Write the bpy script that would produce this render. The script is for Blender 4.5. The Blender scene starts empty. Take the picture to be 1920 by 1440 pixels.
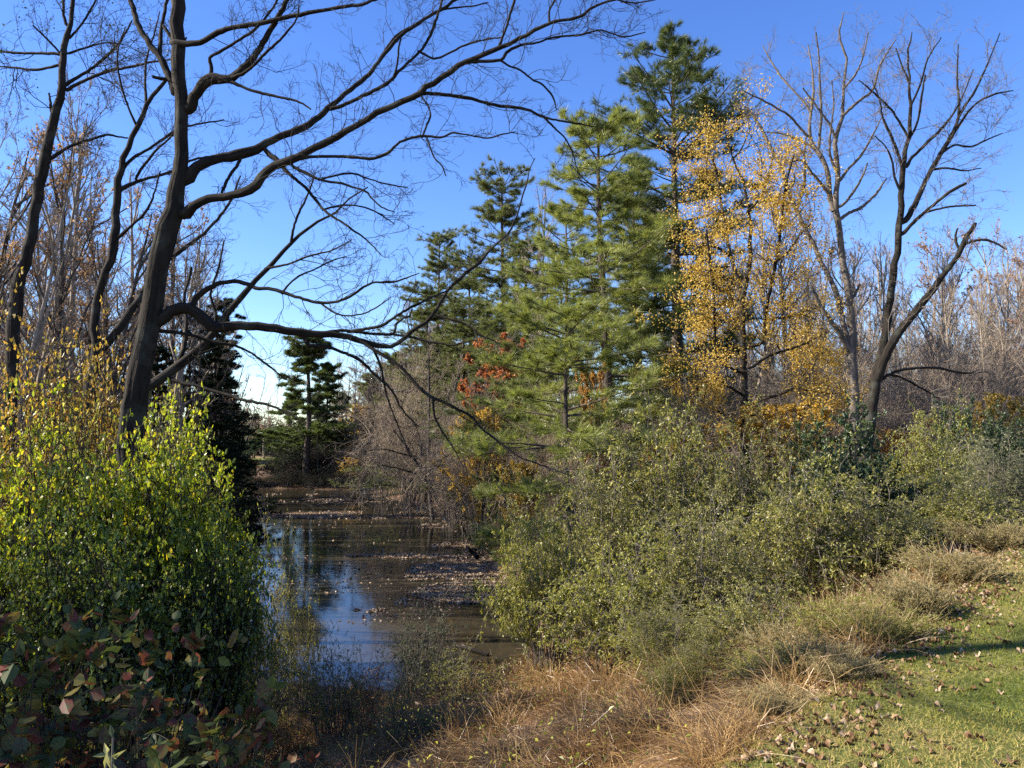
import bpy, math
import numpy as np
from mathutils import Vector

# ---------------------------------------------------------------- camera, sky, sun, exposure
scene = bpy.context.scene
COL = scene.collection
FPX = 1423.0                       # focal length in pixels of the 1920 px wide photograph
CZ = 1.6                           # eye height above the lawn
PITCH = math.atan(100.0 / FPX)     # horizon at row 820
cam_data = bpy.data.cameras.new('camera')
cam_data.sensor_width = 36.0
cam_data.lens = FPX / 1920.0 * 36.0
cam_data.clip_end = 3000.0
cam = bpy.data.objects.new('camera', cam_data)
COL.objects.link(cam)
cam.location = (0, 0, CZ)
cam.rotation_euler = (math.pi / 2 + PITCH, 0, 0)
scene.camera = cam

SUN_EL = math.radians(33.0)
SUN_AZ = math.radians(-93.0)       # from +Y (view direction) towards -X (left)
sun_dir = Vector((math.sin(SUN_AZ) * math.cos(SUN_EL), math.cos(SUN_AZ) * math.cos(SUN_EL), math.sin(SUN_EL)))
world = bpy.data.worlds.new('World')
scene.world = world
world.use_nodes = True
wn, wl = world.node_tree.nodes, world.node_tree.links
wn.clear()
w_out = wn.new('ShaderNodeOutputWorld')
w_bg = wn.new('ShaderNodeBackground')
w_sky = wn.new('ShaderNodeTexSky')
w_sky.sky_type = 'NISHITA'
w_sky.sun_disc = False
w_sky.sun_elevation = SUN_EL
w_sky.sun_rotation = SUN_AZ
w_sky.altitude = 0
w_sky.air_density = 1.0
w_sky.dust_density = 0.15
w_sky.ozone_density = 4.0
w_hs = wn.new('ShaderNodeHueSaturation')
w_hs.inputs['Hue'].default_value = 0.516
w_hs.inputs['Saturation'].default_value = 1.2
w_hs.inputs['Value'].default_value = 1.0
w_bg.inputs['Strength'].default_value = 0.10
wl.new(w_sky.outputs[0], w_hs.inputs['Color'])
wl.new(w_hs.outputs[0], w_bg.inputs['Color'])
wl.new(w_bg.outputs[0], w_out.inputs['Surface'])
sun_data = bpy.data.lights.new('sun', 'SUN')
sun_data.energy = 5.0
sun_data.angle = math.radians(0.5)
sun_data.color = (1.0, 0.91, 0.76)
sun = bpy.data.objects.new('sun', sun_data)
COL.objects.link(sun)
sun.rotation_euler = sun_dir.to_track_quat('Z', 'Y').to_euler()
sun.location = (-40, 10, 40)
scene.view_settings.view_transform = 'Standard'
scene.view_settings.look = 'None'
scene.view_settings.exposure = 1.5
scene.view_settings.gamma = 1.0
scene.view_settings.use_curve_mapping = False
cy = scene.cycles
cy.max_bounces = 6
cy.diffuse_bounces = 3
cy.glossy_bounces = 3
cy.transmission_bounces = 3
cy.transparent_max_bounces = 4
cy.use_denoising = False
cy.sample_clamp_indirect = 6.0

# ---------------------------------------------------------------- helpers
def rng_(s): return np.random.default_rng(s)

def ray(px, py):
    x = (px - 960.0) / FPX; zc = (720.0 - py) / FPX
    y = math.cos(PITCH) - zc * math.sin(PITCH)
    z = zc * math.cos(PITCH) + math.sin(PITCH)
    return x / y, z / y

def P(px, py, d):
    a, b = ray(px, py)
    return np.array([a * d, d, CZ + b * d])

def gx(px, d): return ray(px, 820)[0] * d
def zat(py, d): return CZ + ray(960, py)[1] * d

def norm(v): return v / np.maximum(np.linalg.norm(v, axis=-1, keepdims=True), 1e-9)

class MB:
    """collects vertices, quads, triangles and two point attributes into ONE mesh"""
    def __init__(s): s.V, s.Q, s.T, s.var, s.bk, s.n = [], [], [], [], [], 0
    def add(s, V, Q=None, T=None, var=None, bk=None):
        V = np.asarray(V, np.float32).reshape(-1, 3); k = len(V)
        s.V.append(V)
        if Q is not None and len(Q): s.Q.append(np.asarray(Q, np.int64).reshape(-1, 4) + s.n)
        if T is not None and len(T): s.T.append(np.asarray(T, np.int64).reshape(-1, 3) + s.n)
        s.var.append(np.zeros(k, np.float32) if var is None else np.asarray(var, np.float32).reshape(-1))
        s.bk.append(np.zeros((k, 3), np.float32) if bk is None else np.asarray(bk, np.float32).reshape(-1, 3))
        s.n += k
    def build(s, name, mat, smooth=False, origin=None):
        me = bpy.data.meshes.new(name)
        if not s.n: return me
        V = np.concatenate(s.V)
        if origin is not None: V = V - np.asarray(origin, np.float32)
        Q = np.concatenate(s.Q) if s.Q else np.zeros((0, 4), np.int64)
        T = np.concatenate(s.T) if s.T else np.zeros((0, 3), np.int64)
        me.vertices.add(len(V)); me.vertices.foreach_set('co', V.astype(np.float32).ravel())
        loops = np.concatenate([Q.ravel(), T.ravel()]).astype(np.int32)
        me.loops.add(len(loops)); me.loops.foreach_set('vertex_index', loops)
        me.polygons.add(len(Q) + len(T))
        starts = np.concatenate([np.arange(len(Q)) * 4, len(Q) * 4 + np.arange(len(T)) * 3]).astype(np.int32)
        me.polygons.foreach_set('loop_start', starts)
        me.polygons.foreach_set('use_smooth', np.full(len(Q) + len(T), smooth))
        me.update(calc_edges=True)
        a = me.attributes.new('var', 'FLOAT', 'POINT'); a.data.foreach_set('value', np.concatenate(s.var))
        b = me.attributes.new('bk', 'FLOAT_VECTOR', 'POINT'); b.data.foreach_set('vector', np.concatenate(s.bk).ravel())
        if mat: me.materials.append(mat)
        return me

def obj(name, me, parent=None, kind=None):
    o = bpy.data.objects.new(name, me); COL.objects.link(o)
    if parent is not None: o.parent = parent
    if kind: o['kind'] = kind
    return o

def tag(o, label, cat, group=None, kind=None):
    if label: o['label'] = label
    if cat: o['category'] = cat
    if group: o['group'] = group
    if kind: o['kind'] = kind
    return o

def thing(name, label, cat, loc, group=None):
    o = bpy.data.objects.new(name, None); COL.objects.link(o)
    o.location = tuple(float(c) for c in loc); o.empty_display_size = 0.2
    return tag(o, label, cat, group)

def dup(root, loc, rz=0.0, sc=(1, 1, 1), label=None, group=None, mats=None, cat=None):
    r = root.copy(); COL.objects.link(r)
    r.location = tuple(float(c) for c in loc); r.rotation_euler = (0, 0, rz); r.scale = sc
    if label: r['label'] = label
    if group: r['group'] = group
    if cat: r['category'] = cat
    for ch in list(root.children):
        c = ch.copy(); COL.objects.link(c); c.parent = r
        if mats and ch.name.split('.')[0] in mats:
            c.material_slots[0].link = 'OBJECT'
            c.material_slots[0].material = mats[ch.name.split('.')[0]]
        for g in list(ch.children):
            d = g.copy(); COL.objects.link(d); d.parent = c
    return r

# -- tubes, growth, leaves (all vectorised)
def tubes(mb, PP, RR, n=3, ridge=0.0, rng=None, close=False):
    PP = np.asarray(PP, float); RR = np.asarray(RR, float)
    M, K, _ = PP.shape
    if M == 0: return
    T = np.gradient(PP, axis=1); T = norm(T)
    mean = norm(PP[:, -1] - PP[:, 0])
    ax = np.zeros((M, 3)); ax[np.arange(M), np.argmin(np.abs(mean), axis=1)] = 1.0
    A = norm(np.cross(T, ax[:, None, :])); B = np.cross(T, A)
    th = np.arange(n) / n * 2 * np.pi
    seg = np.linalg.norm(np.diff(PP, axis=1), axis=2)
    cum = np.concatenate([np.zeros((M, 1)), np.cumsum(seg, axis=1)], axis=1)
    R = RR[:, :, None] * np.ones(n)
    if ridge and rng is not None:
        for k, am in ((3, .7), (7, .55), (13, .8), (19, .6)):
            ph = rng.random(M)[:, None, None] * 6.28
            wob = np.sin(cum[:, :, None] * rng.uniform(.8, 2.5) + k) * 1.3
            R = R * (1 + ridge * am * np.sin(k * th + ph + wob + .8 * np.sin(cum[:, :, None] * 6.1 + k * 2)))
    V = PP[:, :, None, :] + R[..., None] * (np.cos(th)[:, None] * A[:, :, None, :] + np.sin(th)[:, None] * B[:, :, None, :])
    bk = np.stack([np.cos(th) * RR[:, :, None], np.sin(th) * RR[:, :, None], np.repeat(cum[:, :, None], n, 2)], -1)
    bk = bk + (np.arange(M) % 17)[:, None, None, None] * 1.7
    i = np.arange(M)[:, None, None] * K * n + np.arange(K - 1)[None, :, None] * n
    j = np.arange(n)[None, None, :]; j2 = (j + 1) % n
    Q = np.stack([i + j, i + j2, i + n + j2, i + n + j], -1).reshape(-1, 4)
    mb.add(V, Q, bk=bk)
    if close and n >= 3:
        caps = []
        for m in range(M):
            base = m * K * n + (K - 1) * n
            c = V[m, -1].mean(0)
            mb.add(np.concatenate([V[m, -1], c[None]]), None, [[q, (q + 1) % n, n] for q in range(n)], bk=np.zeros((n + 1, 3)))

def perp(rng, T):
    v = rng.normal(size=T.shape); v = v - T * (v * T).sum(-1, keepdims=True)
    return norm(v)

def sample(PP, idx, t):
    K = PP.shape[1]
    s = np.clip(t, 0, .9999) * (K - 1); i = s.astype(int); f = (s - i)[:, None]
    a = PP[idx, i]; b = PP[idx, i + 1]
    return a * (1 - f) + b * f, norm(b - a)

def walk(rng, start, d, L, K, curl, trop):
    N = len(start); pts = np.empty((N, K, 3)); pts[:, 0] = start
    st = (L / (K - 1))[:, None]
    for k in range(1, K):
        d = norm(d + rng.normal(size=(N, 3)) * curl + np.array([0, 0, trop]))
        pts[:, k] = pts[:, k - 1] + d * st
    return pts

def grow(rng, PP, RR, counts, t0, t1, length, ang, K, curl=.15, trop=.04, rk=.012, rmin=.002, shrink=.5, flat=False, absl=False, jit=.3):
    """children branches of every branch in PP; length is a ratio of the parent's, or metres when absl"""
    M = len(PP)
    counts = np.full(M, counts) if np.isscalar(counts) else np.asarray(counts)
    idx = np.repeat(np.arange(M), counts); N = len(idx)
    if N == 0: return np.zeros((0, K, 3)), np.zeros((0, K))
    t = t0 + (t1 - t0) * rng.random(N)
    st, T = sample(PP, idx, t)
    s = t * (RR.shape[1] - 1); i = np.minimum(s.astype(int), RR.shape[1] - 1)
    rp = RR[idx, i]
    Lp = np.linalg.norm(np.diff(PP, axis=1), axis=2).sum(1)[idx]
    L = (length if absl else length * Lp) * (1 - shrink * t) * rng.uniform(.55, 1.25, N)
    if flat:
        v = norm(np.cross(T, [0, 0, 1.0])) * rng.choice([-1, 1], N)[:, None] + rng.normal(size=(N, 3)) * [.15, .15, .25]
        v = norm(v)
    else: v = perp(rng, T)
    a = (ang * (1 + jit * rng.normal(size=N)))[:, None]
    pts = walk(rng, st, T * np.cos(a) + v * np.sin(a), L, K, curl, trop)
    r0 = np.minimum(rp * .75, np.maximum(rk * L, rmin))
    R = np.maximum(r0[:, None] * np.linspace(1, .35, K), rmin * .6)
    return pts, R

def leaf_quads(mb, rng, pos, axis, L, W, fold=.25, nrm=None):
    N = len(pos)
    if N == 0: return
    axis = norm(axis); L = np.broadcast_to(L, (N,))[:, None]; W = np.broadcast_to(W, (N,))[:, None]
    if nrm is None: b = perp(rng, axis)
    else: b = norm(np.cross(axis, nrm + rng.normal(size=(N, 3)) * .75))
    c = np.cross(axis, b)
    up = c * (fold * W)
    mid = pos + axis * L * .45
    V = np.stack([pos, mid + b * W * .5 + up, pos + axis * L - up * .5, mid - b * W * .5 + up], 1)
    Q = np.arange(N)[:, None] * 4 + np.arange(4)
    mb.add(V, Q, var=np.repeat(rng.random(N), 4))

def leaf_round(mb, rng, pos, axis, L, W, fold=.22, nrm=None, jit=.75):
    """oval leaves folded along the midrib"""
    N = len(pos); axis = norm(axis); L = np.broadcast_to(L, (N,))[:, None]; W = np.broadcast_to(W, (N,))[:, None]
    b = perp(rng, axis) if nrm is None else norm(np.cross(axis, nrm + rng.normal(size=(N, 3)) * jit))
    c = np.cross(axis, b); dr = c * L * rng.uniform(-.12, .12, N)[:, None]
    tip = pos + axis * L + dr * 1.5
    V = [pos, tip]
    for s in (-1, 1):
        for u, w in ((.28, .46), (.68, .40)): V.append(pos + axis * L * u + dr * u + b * W * w * s + c * W * fold * w)
    V = np.stack(V, 1); i = np.arange(N)[:, None] * 6
    mb.add(V, np.concatenate([i + np.array([0, 1, 3, 2]), i + np.array([0, 4, 5, 1])]), var=np.repeat(rng.random(N), 6))

def tufts(mb, rng, pos, axis, n, L, W, spread=.6):
    """bundles of thin needle blades"""
    N = len(pos)
    if N == 0: return
    ax = np.repeat(norm(axis), n, 0); ps = np.repeat(pos, n, 0)
    d = norm(ax + rng.normal(size=(N * n, 3)) * spread)
    ln = L * rng.uniform(.6, 1.2, N * n)[:, None]
    s = perp(rng, d) * W * .5
    V = np.stack([ps - s, ps + s, ps + d * ln], 1)
    T = np.arange(N * n)[:, None] * 3 + np.arange(3)
    mb.add(V, None, T, var=np.repeat(np.repeat(rng.random(N), n) * .6 + rng.random(N * n) * .4, 3))

def blades(mb, rng, base, d, L, W, K=4, curl=.15, trop=-.15, var=None):
    """grass blades: bent tapering ribbons"""
    N = len(base)
    pts = walk(rng, base, norm(d), L, K, curl, trop)
    side = norm(np.cross(norm(pts[:, -1] - pts[:, 0] + 1e-5), rng.normal(size=(N, 3))))
    w = (np.broadcast_to(W, (N,))[:, None] * np.linspace(1, .12, K))[..., None] * .5
    V = np.stack([pts - side[:, None] * w, pts + side[:, None] * w], 2)     # N,K,2,3
    i = np.arange(N)[:, None] * K * 2 + np.arange(K - 1)[None] * 2
    Q = np.stack([i, i + 1, i + 3, i + 2], -1).reshape(-1, 4)
    vv = rng.random(N) if var is None else var
    mb.add(V, Q, var=np.repeat(vv, K * 2))

def catmull(C, n):
    C = np.asarray(C, float)
    if len(C) < 3:
        t = np.linspace(0, 1, n)[:, None]; return C[0] * (1 - t) + C[-1] * t
    E = np.concatenate([[2 * C[0] - C[1]], C, [2 * C[-1] - C[-2]]])
    seg = np.linalg.norm(np.diff(C[:, :3], axis=0), axis=1) + 1e-6
    cum = np.concatenate([[0], np.cumsum(seg)]); s = np.linspace(0, cum[-1], n)
    i = np.clip(np.searchsorted(cum, s, 'right') - 1, 0, len(C) - 2)
    f = ((s - cum[i]) / seg[i])[:, None]
    p0, p1, p2, p3 = E[i], E[i + 1], E[i + 2], E[i + 3]
    return .5 * (2 * p1 + (p2 - p0) * f + (2 * p0 - 5 * p1 + 4 * p2 - p3) * f ** 2 + (3 * p1 - p0 - 3 * p2 + p3) * f ** 3)

def vnoise(x, y, seed=0, octv=3):
    """cheap smooth 2-D value noise, -1..1"""
    out = 0; amp = 1; tot = 0
    for o in range(octv):
        r = rng_(seed * 17 + o); tab = r.random((64, 64)) * 2 - 1
        xi = np.floor(x).astype(int); yi = np.floor(y).astype(int); fx = x - xi; fy = y - yi
        fx = fx * fx * (3 - 2 * fx); fy = fy * fy * (3 - 2 * fy)
        g = lambda a, b: tab[a % 64, b % 64]
        v = (g(xi, yi) * (1 - fx) + g(xi + 1, yi) * fx) * (1 - fy) + (g(xi, yi + 1) * (1 - fx) + g(xi + 1, yi + 1) * fx) * fy
        out = out + v * amp; tot += amp; amp *= .5; x = x * 2.03 + 5.2; y = y * 2.03 + 1.3
    return out / tot

# ---------------------------------------------------------------- materials
def mat_new(name):
    m = bpy.data.materials.new(name); m.use_nodes = True
    nt = m.node_tree; nt.nodes.clear()
    return m, nt.nodes, nt.links, nt.nodes.new('ShaderNodeOutputMaterial')

def ramp(N, cols):
    r = N.new('ShaderNodeValToRGB'); e = r.color_ramp.elements
    while len(e) < len(cols): e.new(.5)
    for k, (p, c) in enumerate(cols): e[k].position = p; e[k].color = (*c, 1)
    return r

def leaf_mat(name, cols, trans=.45, gloss=.06, rough=.4, tint=(1.25, 1.2, .7), mottle=0, mscale=60):
    m, N, L, out = mat_new(name)
    at = N.new('ShaderNodeAttribute'); at.attribute_name = 'var'
    rp = ramp(N, cols)
    if mottle:                                     # blotches and wear that belong to the leaf
        tc = N.new('ShaderNodeTexCoord'); nz = N.new('ShaderNodeTexNoise'); nz.inputs['Scale'].default_value = mscale; nz.inputs['Detail'].default_value = 4
        L.new(tc.outputs['Object'], nz.inputs['Vector'])
        ma = N.new('ShaderNodeMath'); ma.operation = 'MULTIPLY_ADD'; ma.inputs[1].default_value = mottle; L.new(nz.outputs[0], ma.inputs[0])
        mb_ = N.new('ShaderNodeMath'); mb_.operation = 'SUBTRACT'; mb_.inputs[1].default_value = mottle * .5; L.new(at.outputs['Fac'], mb_.inputs[0])
        L.new(mb_.outputs[0], ma.inputs[2]); L.new(ma.outputs[0], rp.inputs[0])
    else: L.new(at.outputs['Fac'], rp.inputs[0])
    df = N.new('ShaderNodeBsdfDiffuse'); tr = N.new('ShaderNodeBsdfTranslucent'); gl = N.new('ShaderNodeBsdfGlossy')
    gl.inputs['Roughness'].default_value = rough; gl.inputs['Color'].default_value = (.8, .8, .8, 1)
    mu = N.new('ShaderNodeMix'); mu.data_type = 'RGBA'; mu.blend_type = 'MULTIPLY'; mu.inputs[0].default_value = 1
    L.new(rp.outputs[0], mu.inputs[6]); mu.inputs[7].default_value = (*tint, 1)
    L.new(rp.outputs[0], df.inputs['Color']); L.new(mu.outputs[2], tr.inputs['Color'])
    m1 = N.new('ShaderNodeMixShader'); m1.inputs[0].default_value = trans
    L.new(df.outputs[0], m1.inputs[1]); L.new(tr.outputs[0], m1.inputs[2])
    m2 = N.new('ShaderNodeMixShader'); m2.inputs[0].default_value = gloss
    L.new(m1.outputs[0], m2.inputs[1]); L.new(gl.outputs[0], m2.inputs[2])
    L.new(m2.outputs[0], out.inputs['Surface'])
    return m

def bark_mat(name, dark, light, scale=14.0, stretch=.16, bump=.6, lichen=None):
    m, N, L, out = mat_new(name)
    at = N.new('ShaderNodeAttribute'); at.attribute_name = 'bk'
    mp = N.new('ShaderNodeMapping'); mp.inputs['Scale'].default_value = (1, 1, stretch)
    L.new(at.outputs['Vector'], mp.inputs[0])
    nz = N.new('ShaderNodeTexNoise'); nz.inputs['Scale'].default_value = scale; nz.inputs['Detail'].default_value = 5
    nz.inputs['Roughness'].default_value = .65
    L.new(mp.outputs[0], nz.inputs['Vector'])
    rp = ramp(N, [(.32, dark), (.68, light)]); L.new(nz.outputs[0], rp.inputs[0])
    col = rp.outputs[0]
    if lichen:
        n2 = N.new('ShaderNodeTexNoise'); n2.inputs['Scale'].default_value = 2.3; n2.inputs['Detail'].default_value = 6
        L.new(at.outputs['Vector'], n2.inputs['Vector'])
        r2 = ramp(N, [(.52, (0, 0, 0)), (.66, (1, 1, 1))]); L.new(n2.outputs[0], r2.inputs[0])
        mx = N.new('ShaderNodeMix'); mx.data_type = 'RGBA'; L.new(r2.outputs[0], mx.inputs[0])
        L.new(col, mx.inputs[6]); mx.inputs[7].default_value = (*lichen, 1); col = mx.outputs[2]
    bs = N.new('ShaderNodeBsdfPrincipled'); bs.inputs['Roughness'].default_value = .9
    bs.inputs['Specular IOR Level'].default_value = .2
    L.new(col, bs.inputs['Base Color'])
    if bump:
        bp = N.new('ShaderNodeBump'); bp.inputs['Strength'].default_value = bump; bp.inputs['Distance'].default_value = .03
        L.new(nz.outputs[0], bp.inputs['Height']); L.new(bp.outputs[0], bs.inputs['Normal'])
    L.new(bs.outputs[0], out.inputs['Surface'])
    return m

def ground_mat(name, cols, scale=1.5, fine=40.0, bump=.5):
    m, N, L, out = mat_new(name)
    tc = N.new('ShaderNodeTexCoord')
    n1 = N.new('ShaderNodeTexNoise'); n1.inputs['Scale'].default_value = scale; n1.inputs['Detail'].default_value = 6
    n2 = N.new('ShaderNodeTexNoise'); n2.inputs['Scale'].default_value = fine; n2.inputs['Detail'].default_value = 4
    for n in (n1, n2): L.new(tc.outputs['Object'], n.inputs['Vector'])
    ma = N.new('ShaderNodeMath'); ma.operation = 'MULTIPLY_ADD'; ma.inputs[1].default_value = .55
    L.new(n1.outputs[0], ma.inputs[0])
    mb_ = N.new('ShaderNodeMath'); mb_.operation = 'MULTIPLY'; mb_.inputs[1].default_value = .45
    L.new(n2.outputs[0], mb_.inputs[0]); L.new(mb_.outputs[0], ma.inputs[2])
    rp = ramp(N, cols); L.new(ma.outputs[0], rp.inputs[0])
    bs = N.new('ShaderNodeBsdfPrincipled'); bs.inputs['Roughness'].default_value = .95; bs.inputs['Specular IOR Level'].default_value = .1
    L.new(rp.outputs[0], bs.inputs['Base Color'])
    bp = N.new('ShaderNodeBump'); bp.inputs['Strength'].default_value = bump; bp.inputs['Distance'].default_value = .05
    L.new(n2.outputs[0], bp.inputs['Height']); L.new(bp.outputs[0], bs.inputs['Normal'])
    L.new(bs.outputs[0], out.inputs['Surface'])
    return m

M = {}
M['bark_dark'] = bark_mat('bark_dark', (.006, .005, .004), (.030, .024, .018), 16, .14, 1.0, (.042, .044, .036))
M['bark_mid'] = bark_mat('bark_mid', (.03, .026, .022), (.12, .105, .088), 12, .2, .6)
M['bark_pale'] = bark_mat('bark_pale', (.05, .043, .036), (.17, .145, .12), 8, .3, .5)
M['bark_wood'] = bark_mat('bark_wood', (.13, .105, .08), (.36, .305, .24), 8, .3, .4)
M['bark_pine'] = bark_mat('bark_pine', (.03, .024, .02), (.12, .095, .075), 10, .25, .7)
M['twig_dark'] = bark_mat('twig_dark', (.014, .012, .010), (.042, .035, .029), 6, .3, 0)
M['twig_grey'] = bark_mat('twig_grey', (.10, .085, .072), (.21, .18, .15), 5, .3, 0)
M['twig_pale'] = bark_mat('twig_pale', (.20, .155, .115), (.40, .32, .24), 5, .3, 0)
M['twig_rust'] = bark_mat('twig_rust', (.14, .10, .08), (.32, .235, .19), 5, .3, 0)
M['twig_straw'] = bark_mat('twig_straw', (.20, .15, .07), (.40, .31, .16), 5, .3, 0)
M['lf_bright'] = leaf_mat('leaf_bright_green', [(0, (.09, .14, .01)), (.4, (.25, .32, .018)), (.85, (.44, .45, .03)), (1, (.50, .38, .03))], .58, .04)
M['lf_green_shade'] = leaf_mat('leaf_green_shade', [(0, (.045, .08, .012)), (.5, (.12, .18, .02)), (.9, (.25, .28, .03)), (1, (.38, .32, .04))], .5, .04)  # darker copy of the bright leaf: shade of the lower bushes put into colour
M['lf_olive'] = leaf_mat('leaf_olive_green', [(0, (.035, .05, .01)), (.35, (.14, .16, .025)), (.7, (.33, .32, .06)), (1, (.58, .52, .22))], .55, .03)  # palest and darkest ends paint glints and dark gaps into the leaves
M['lf_olive2'] = leaf_mat('leaf_yellow_olive', [(0, (.05, .065, .012)), (.45, (.20, .22, .035)), (1, (.52, .48, .12))], .55, .03)
M['lf_silver'] = leaf_mat('leaf_silver_green', [(0, (.05, .065, .025)), (.5, (.17, .18, .075)), (1, (.42, .41, .22))], .4, .04)
M['lf_dark'] = leaf_mat('leaf_dark_green', [(0, (.015, .032, .012)), (.6, (.035, .065, .02)), (1, (.08, .11, .03))], .3, .04, .5)
M['lf_yellow'] = leaf_mat('leaf_yellow', [(0, (.30, .19, .03)), (.3, (.50, .34, .05)), (.7, (.62, .44, .09)), (1, (.70, .54, .16))], .5, .03, tint=(1.2, 1.1, .8))
M['lf_mustard'] = leaf_mat('leaf_mustard', [(0, (.13, .12, .02)), (.4, (.28, .22, .03)), (.8, (.44, .31, .045)), (1, (.5, .28, .05))], .5, .05, tint=(1.2, 1.1, .8))
M['lf_orange'] = leaf_mat('leaf_orange', [(0, (.24, .12, .035)), (.5, (.42, .22, .06)), (1, (.52, .34, .10))], .45, .04)
M['lf_red'] = leaf_mat('leaf_red', [(0, (.24, .075, .035)), (.5, (.42, .145, .065)), (1, (.54, .27, .12))], .45, .05)
M['lf_tan'] = leaf_mat('leaf_tan', [(0, (.22, .12, .07)), (.5, (.36, .22, .14)), (1, (.48, .32, .22))], .4, .03)
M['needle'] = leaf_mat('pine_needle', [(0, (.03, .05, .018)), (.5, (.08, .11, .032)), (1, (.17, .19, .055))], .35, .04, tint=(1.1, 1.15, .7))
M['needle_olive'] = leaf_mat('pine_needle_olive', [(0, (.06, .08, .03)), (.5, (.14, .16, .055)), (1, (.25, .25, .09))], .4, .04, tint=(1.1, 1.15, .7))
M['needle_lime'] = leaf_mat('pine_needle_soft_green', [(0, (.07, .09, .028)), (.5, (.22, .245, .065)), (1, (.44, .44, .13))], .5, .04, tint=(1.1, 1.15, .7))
M['needle_dark'] = leaf_mat('hemlock_needle', [(0, (.008, .014, .008)), (.6, (.016, .028, .013)), (1, (.04, .055, .02))], .2, .02)
M['lf_weed'] = leaf_mat('dry_weed', [(0, (.12, .11, .035)), (.4, (.22, .19, .07)), (.8, (.36, .29, .14)), (1, (.48, .40, .24))], .4, .03)
M['straw'] = leaf_mat('dry_grass', [(0, (.08, .042, .016)), (.35, (.23, .13, .05)), (.75, (.45, .305, .125)), (1, (.58, .45, .23))], .35, .04, tint=(1.1, 1, .85))
M['grass'] = leaf_mat('lawn_grass', [(0, (.06, .09, .015)), (.45, (.13, .16, .025)), (.75, (.27, .25, .055)), (1, (.44, .34, .14))], .4, .01)
M['litter'] = leaf_mat('leaf_litter', [(0, (.08, .04, .02)), (.35, (.20, .115, .055)), (.75, (.34, .22, .12)), (1, (.46, .36, .25))], .25, .02, mottle=.5, mscale=50, tint=(1, 1, 1))
M['float'] = leaf_mat('floating_leaf', [(0, (.11, .07, .04)), (.5, (.28, .19, .12)), (1, (.50, .40, .28))], .12, .02, tint=(1, 1, 1))
M['vine'] = leaf_mat('large_vine_leaf', [(0, (.04, .06, .022)), (.35, (.07, .09, .03)), (.55, (.15, .12, .03)), (.7, (.12, .06, .03)), (.84, (.13, .03, .025)), (1, (.07, .09, .04))], .35, .015, .5, mottle=.6, mscale=70)
# ---------------------------------------------------------------- land and water
POND = np.array([(1.3, 14.4), (1.1, 16), (.35, 21), (-.6, 27), (-1.6, 36), (-2.2, 43), (-5.2, 50), (-9, 57), (-11.5, 65),
                 (-18, 68), (-26, 67.5), (-19.5, 55), (-17.2, 47), (-13.4, 36), (-10.4, 25), (-7.9, 17.5), (-5.6, 14.6), (-2.2, 13.9)])
WATER = -3.0

def pond_sd(x, y):
    d = np.full(x.shape, 1e9); ins = np.zeros(x.shape, bool)
    n = len(POND)
    for k in range(n):
        a, b = POND[k], POND[(k + 1) % n]
        e = b - a; t = np.clip(((x - a[0]) * e[0] + (y - a[1]) * e[1]) / (e @ e), 0, 1)
        d = np.minimum(d, np.hypot(x - a[0] - e[0] * t, y - a[1] - e[1] * t))
        c = ((a[1] > y) != (b[1] > y)) & (x < (b[0] - a[0]) * (y - a[1]) / (b[1] - a[1] + 1e-12) + a[0])
        ins ^= c
    return np.where(ins, -d, d)

def edge_s(x, y): return -.741 * (x - 1.25) + .671 * (y - 3.9)      # distance from the mown edge, + towards the pond

def Zf(x, y):
    x = np.asarray(x, float); y = np.asarray(y, float)
    s = edge_s(x, y); sd = pond_sd(x, y)
    lawn = .05 * np.clip(x, -1, 8) + .02 * vnoise(x * .7, y * .7, 3)
    bank = lawn - 2.85 * np.clip(s / 8.6, 0, 1) ** .92
    low = -3.0 + .14 * np.clip(sd, 0, 1) + .05 * np.clip(sd - 1, 0, 26) + .012 * np.clip(y - 70, 0, 200)
    land = np.maximum(bank, low) + (.07 * vnoise(x * .9, y * .9, 5) + .05 * vnoise(x * .25, y * .25, 9)) * np.clip(s, 0, 1) * np.clip(sd * .6, 0, 1)
    return np.where(sd < 0, -3.0 - np.minimum(.8, -.22 * sd), land)

def Z(x, y): return float(Zf(np.array([x]), np.array([y]))[0])
def onground(px, d): x = gx(px, d); return np.array([x, d, Z(x, d)])

def warp(lo, hi, n, c, p=2.2):
    u = np.linspace(-1, 1, n); w = np.sign(u) * np.abs(u) ** p
    return np.where(w < 0, c + w * (c - lo), c + w * (hi - c))
gxs = warp(-420, 420, 260, 0, 2.6); gys = np.concatenate([np.linspace(-60, -2, 24), np.linspace(-1.6, 20, 110), 20 + 880 * np.linspace(.003, 1, 130) ** 2.4])
XX, YY = np.meshgrid(gxs, gys)
ZZ = Zf(XX.ravel(), YY.ravel())
mb = MB()
nx, ny = len(gxs), len(gys)
ii = (np.arange(ny - 1)[:, None] * nx + np.arange(nx - 1)[None]).ravel()
mb.add(np.stack([XX.ravel(), YY.ravel(), ZZ], 1), np.stack([ii, ii + 1, ii + nx + 1, ii + nx], 1))
M['ground'] = ground_mat('ground_leaf_floor', [(.3, (.075, .048, .03)), (.5, (.17, .11, .07)), (.65, (.27, .18, .115)), (.75, (.33, .24, .16))], .9, 14)
obj('ground', mb.build('ground', M['ground'], True), kind='structure')

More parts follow.
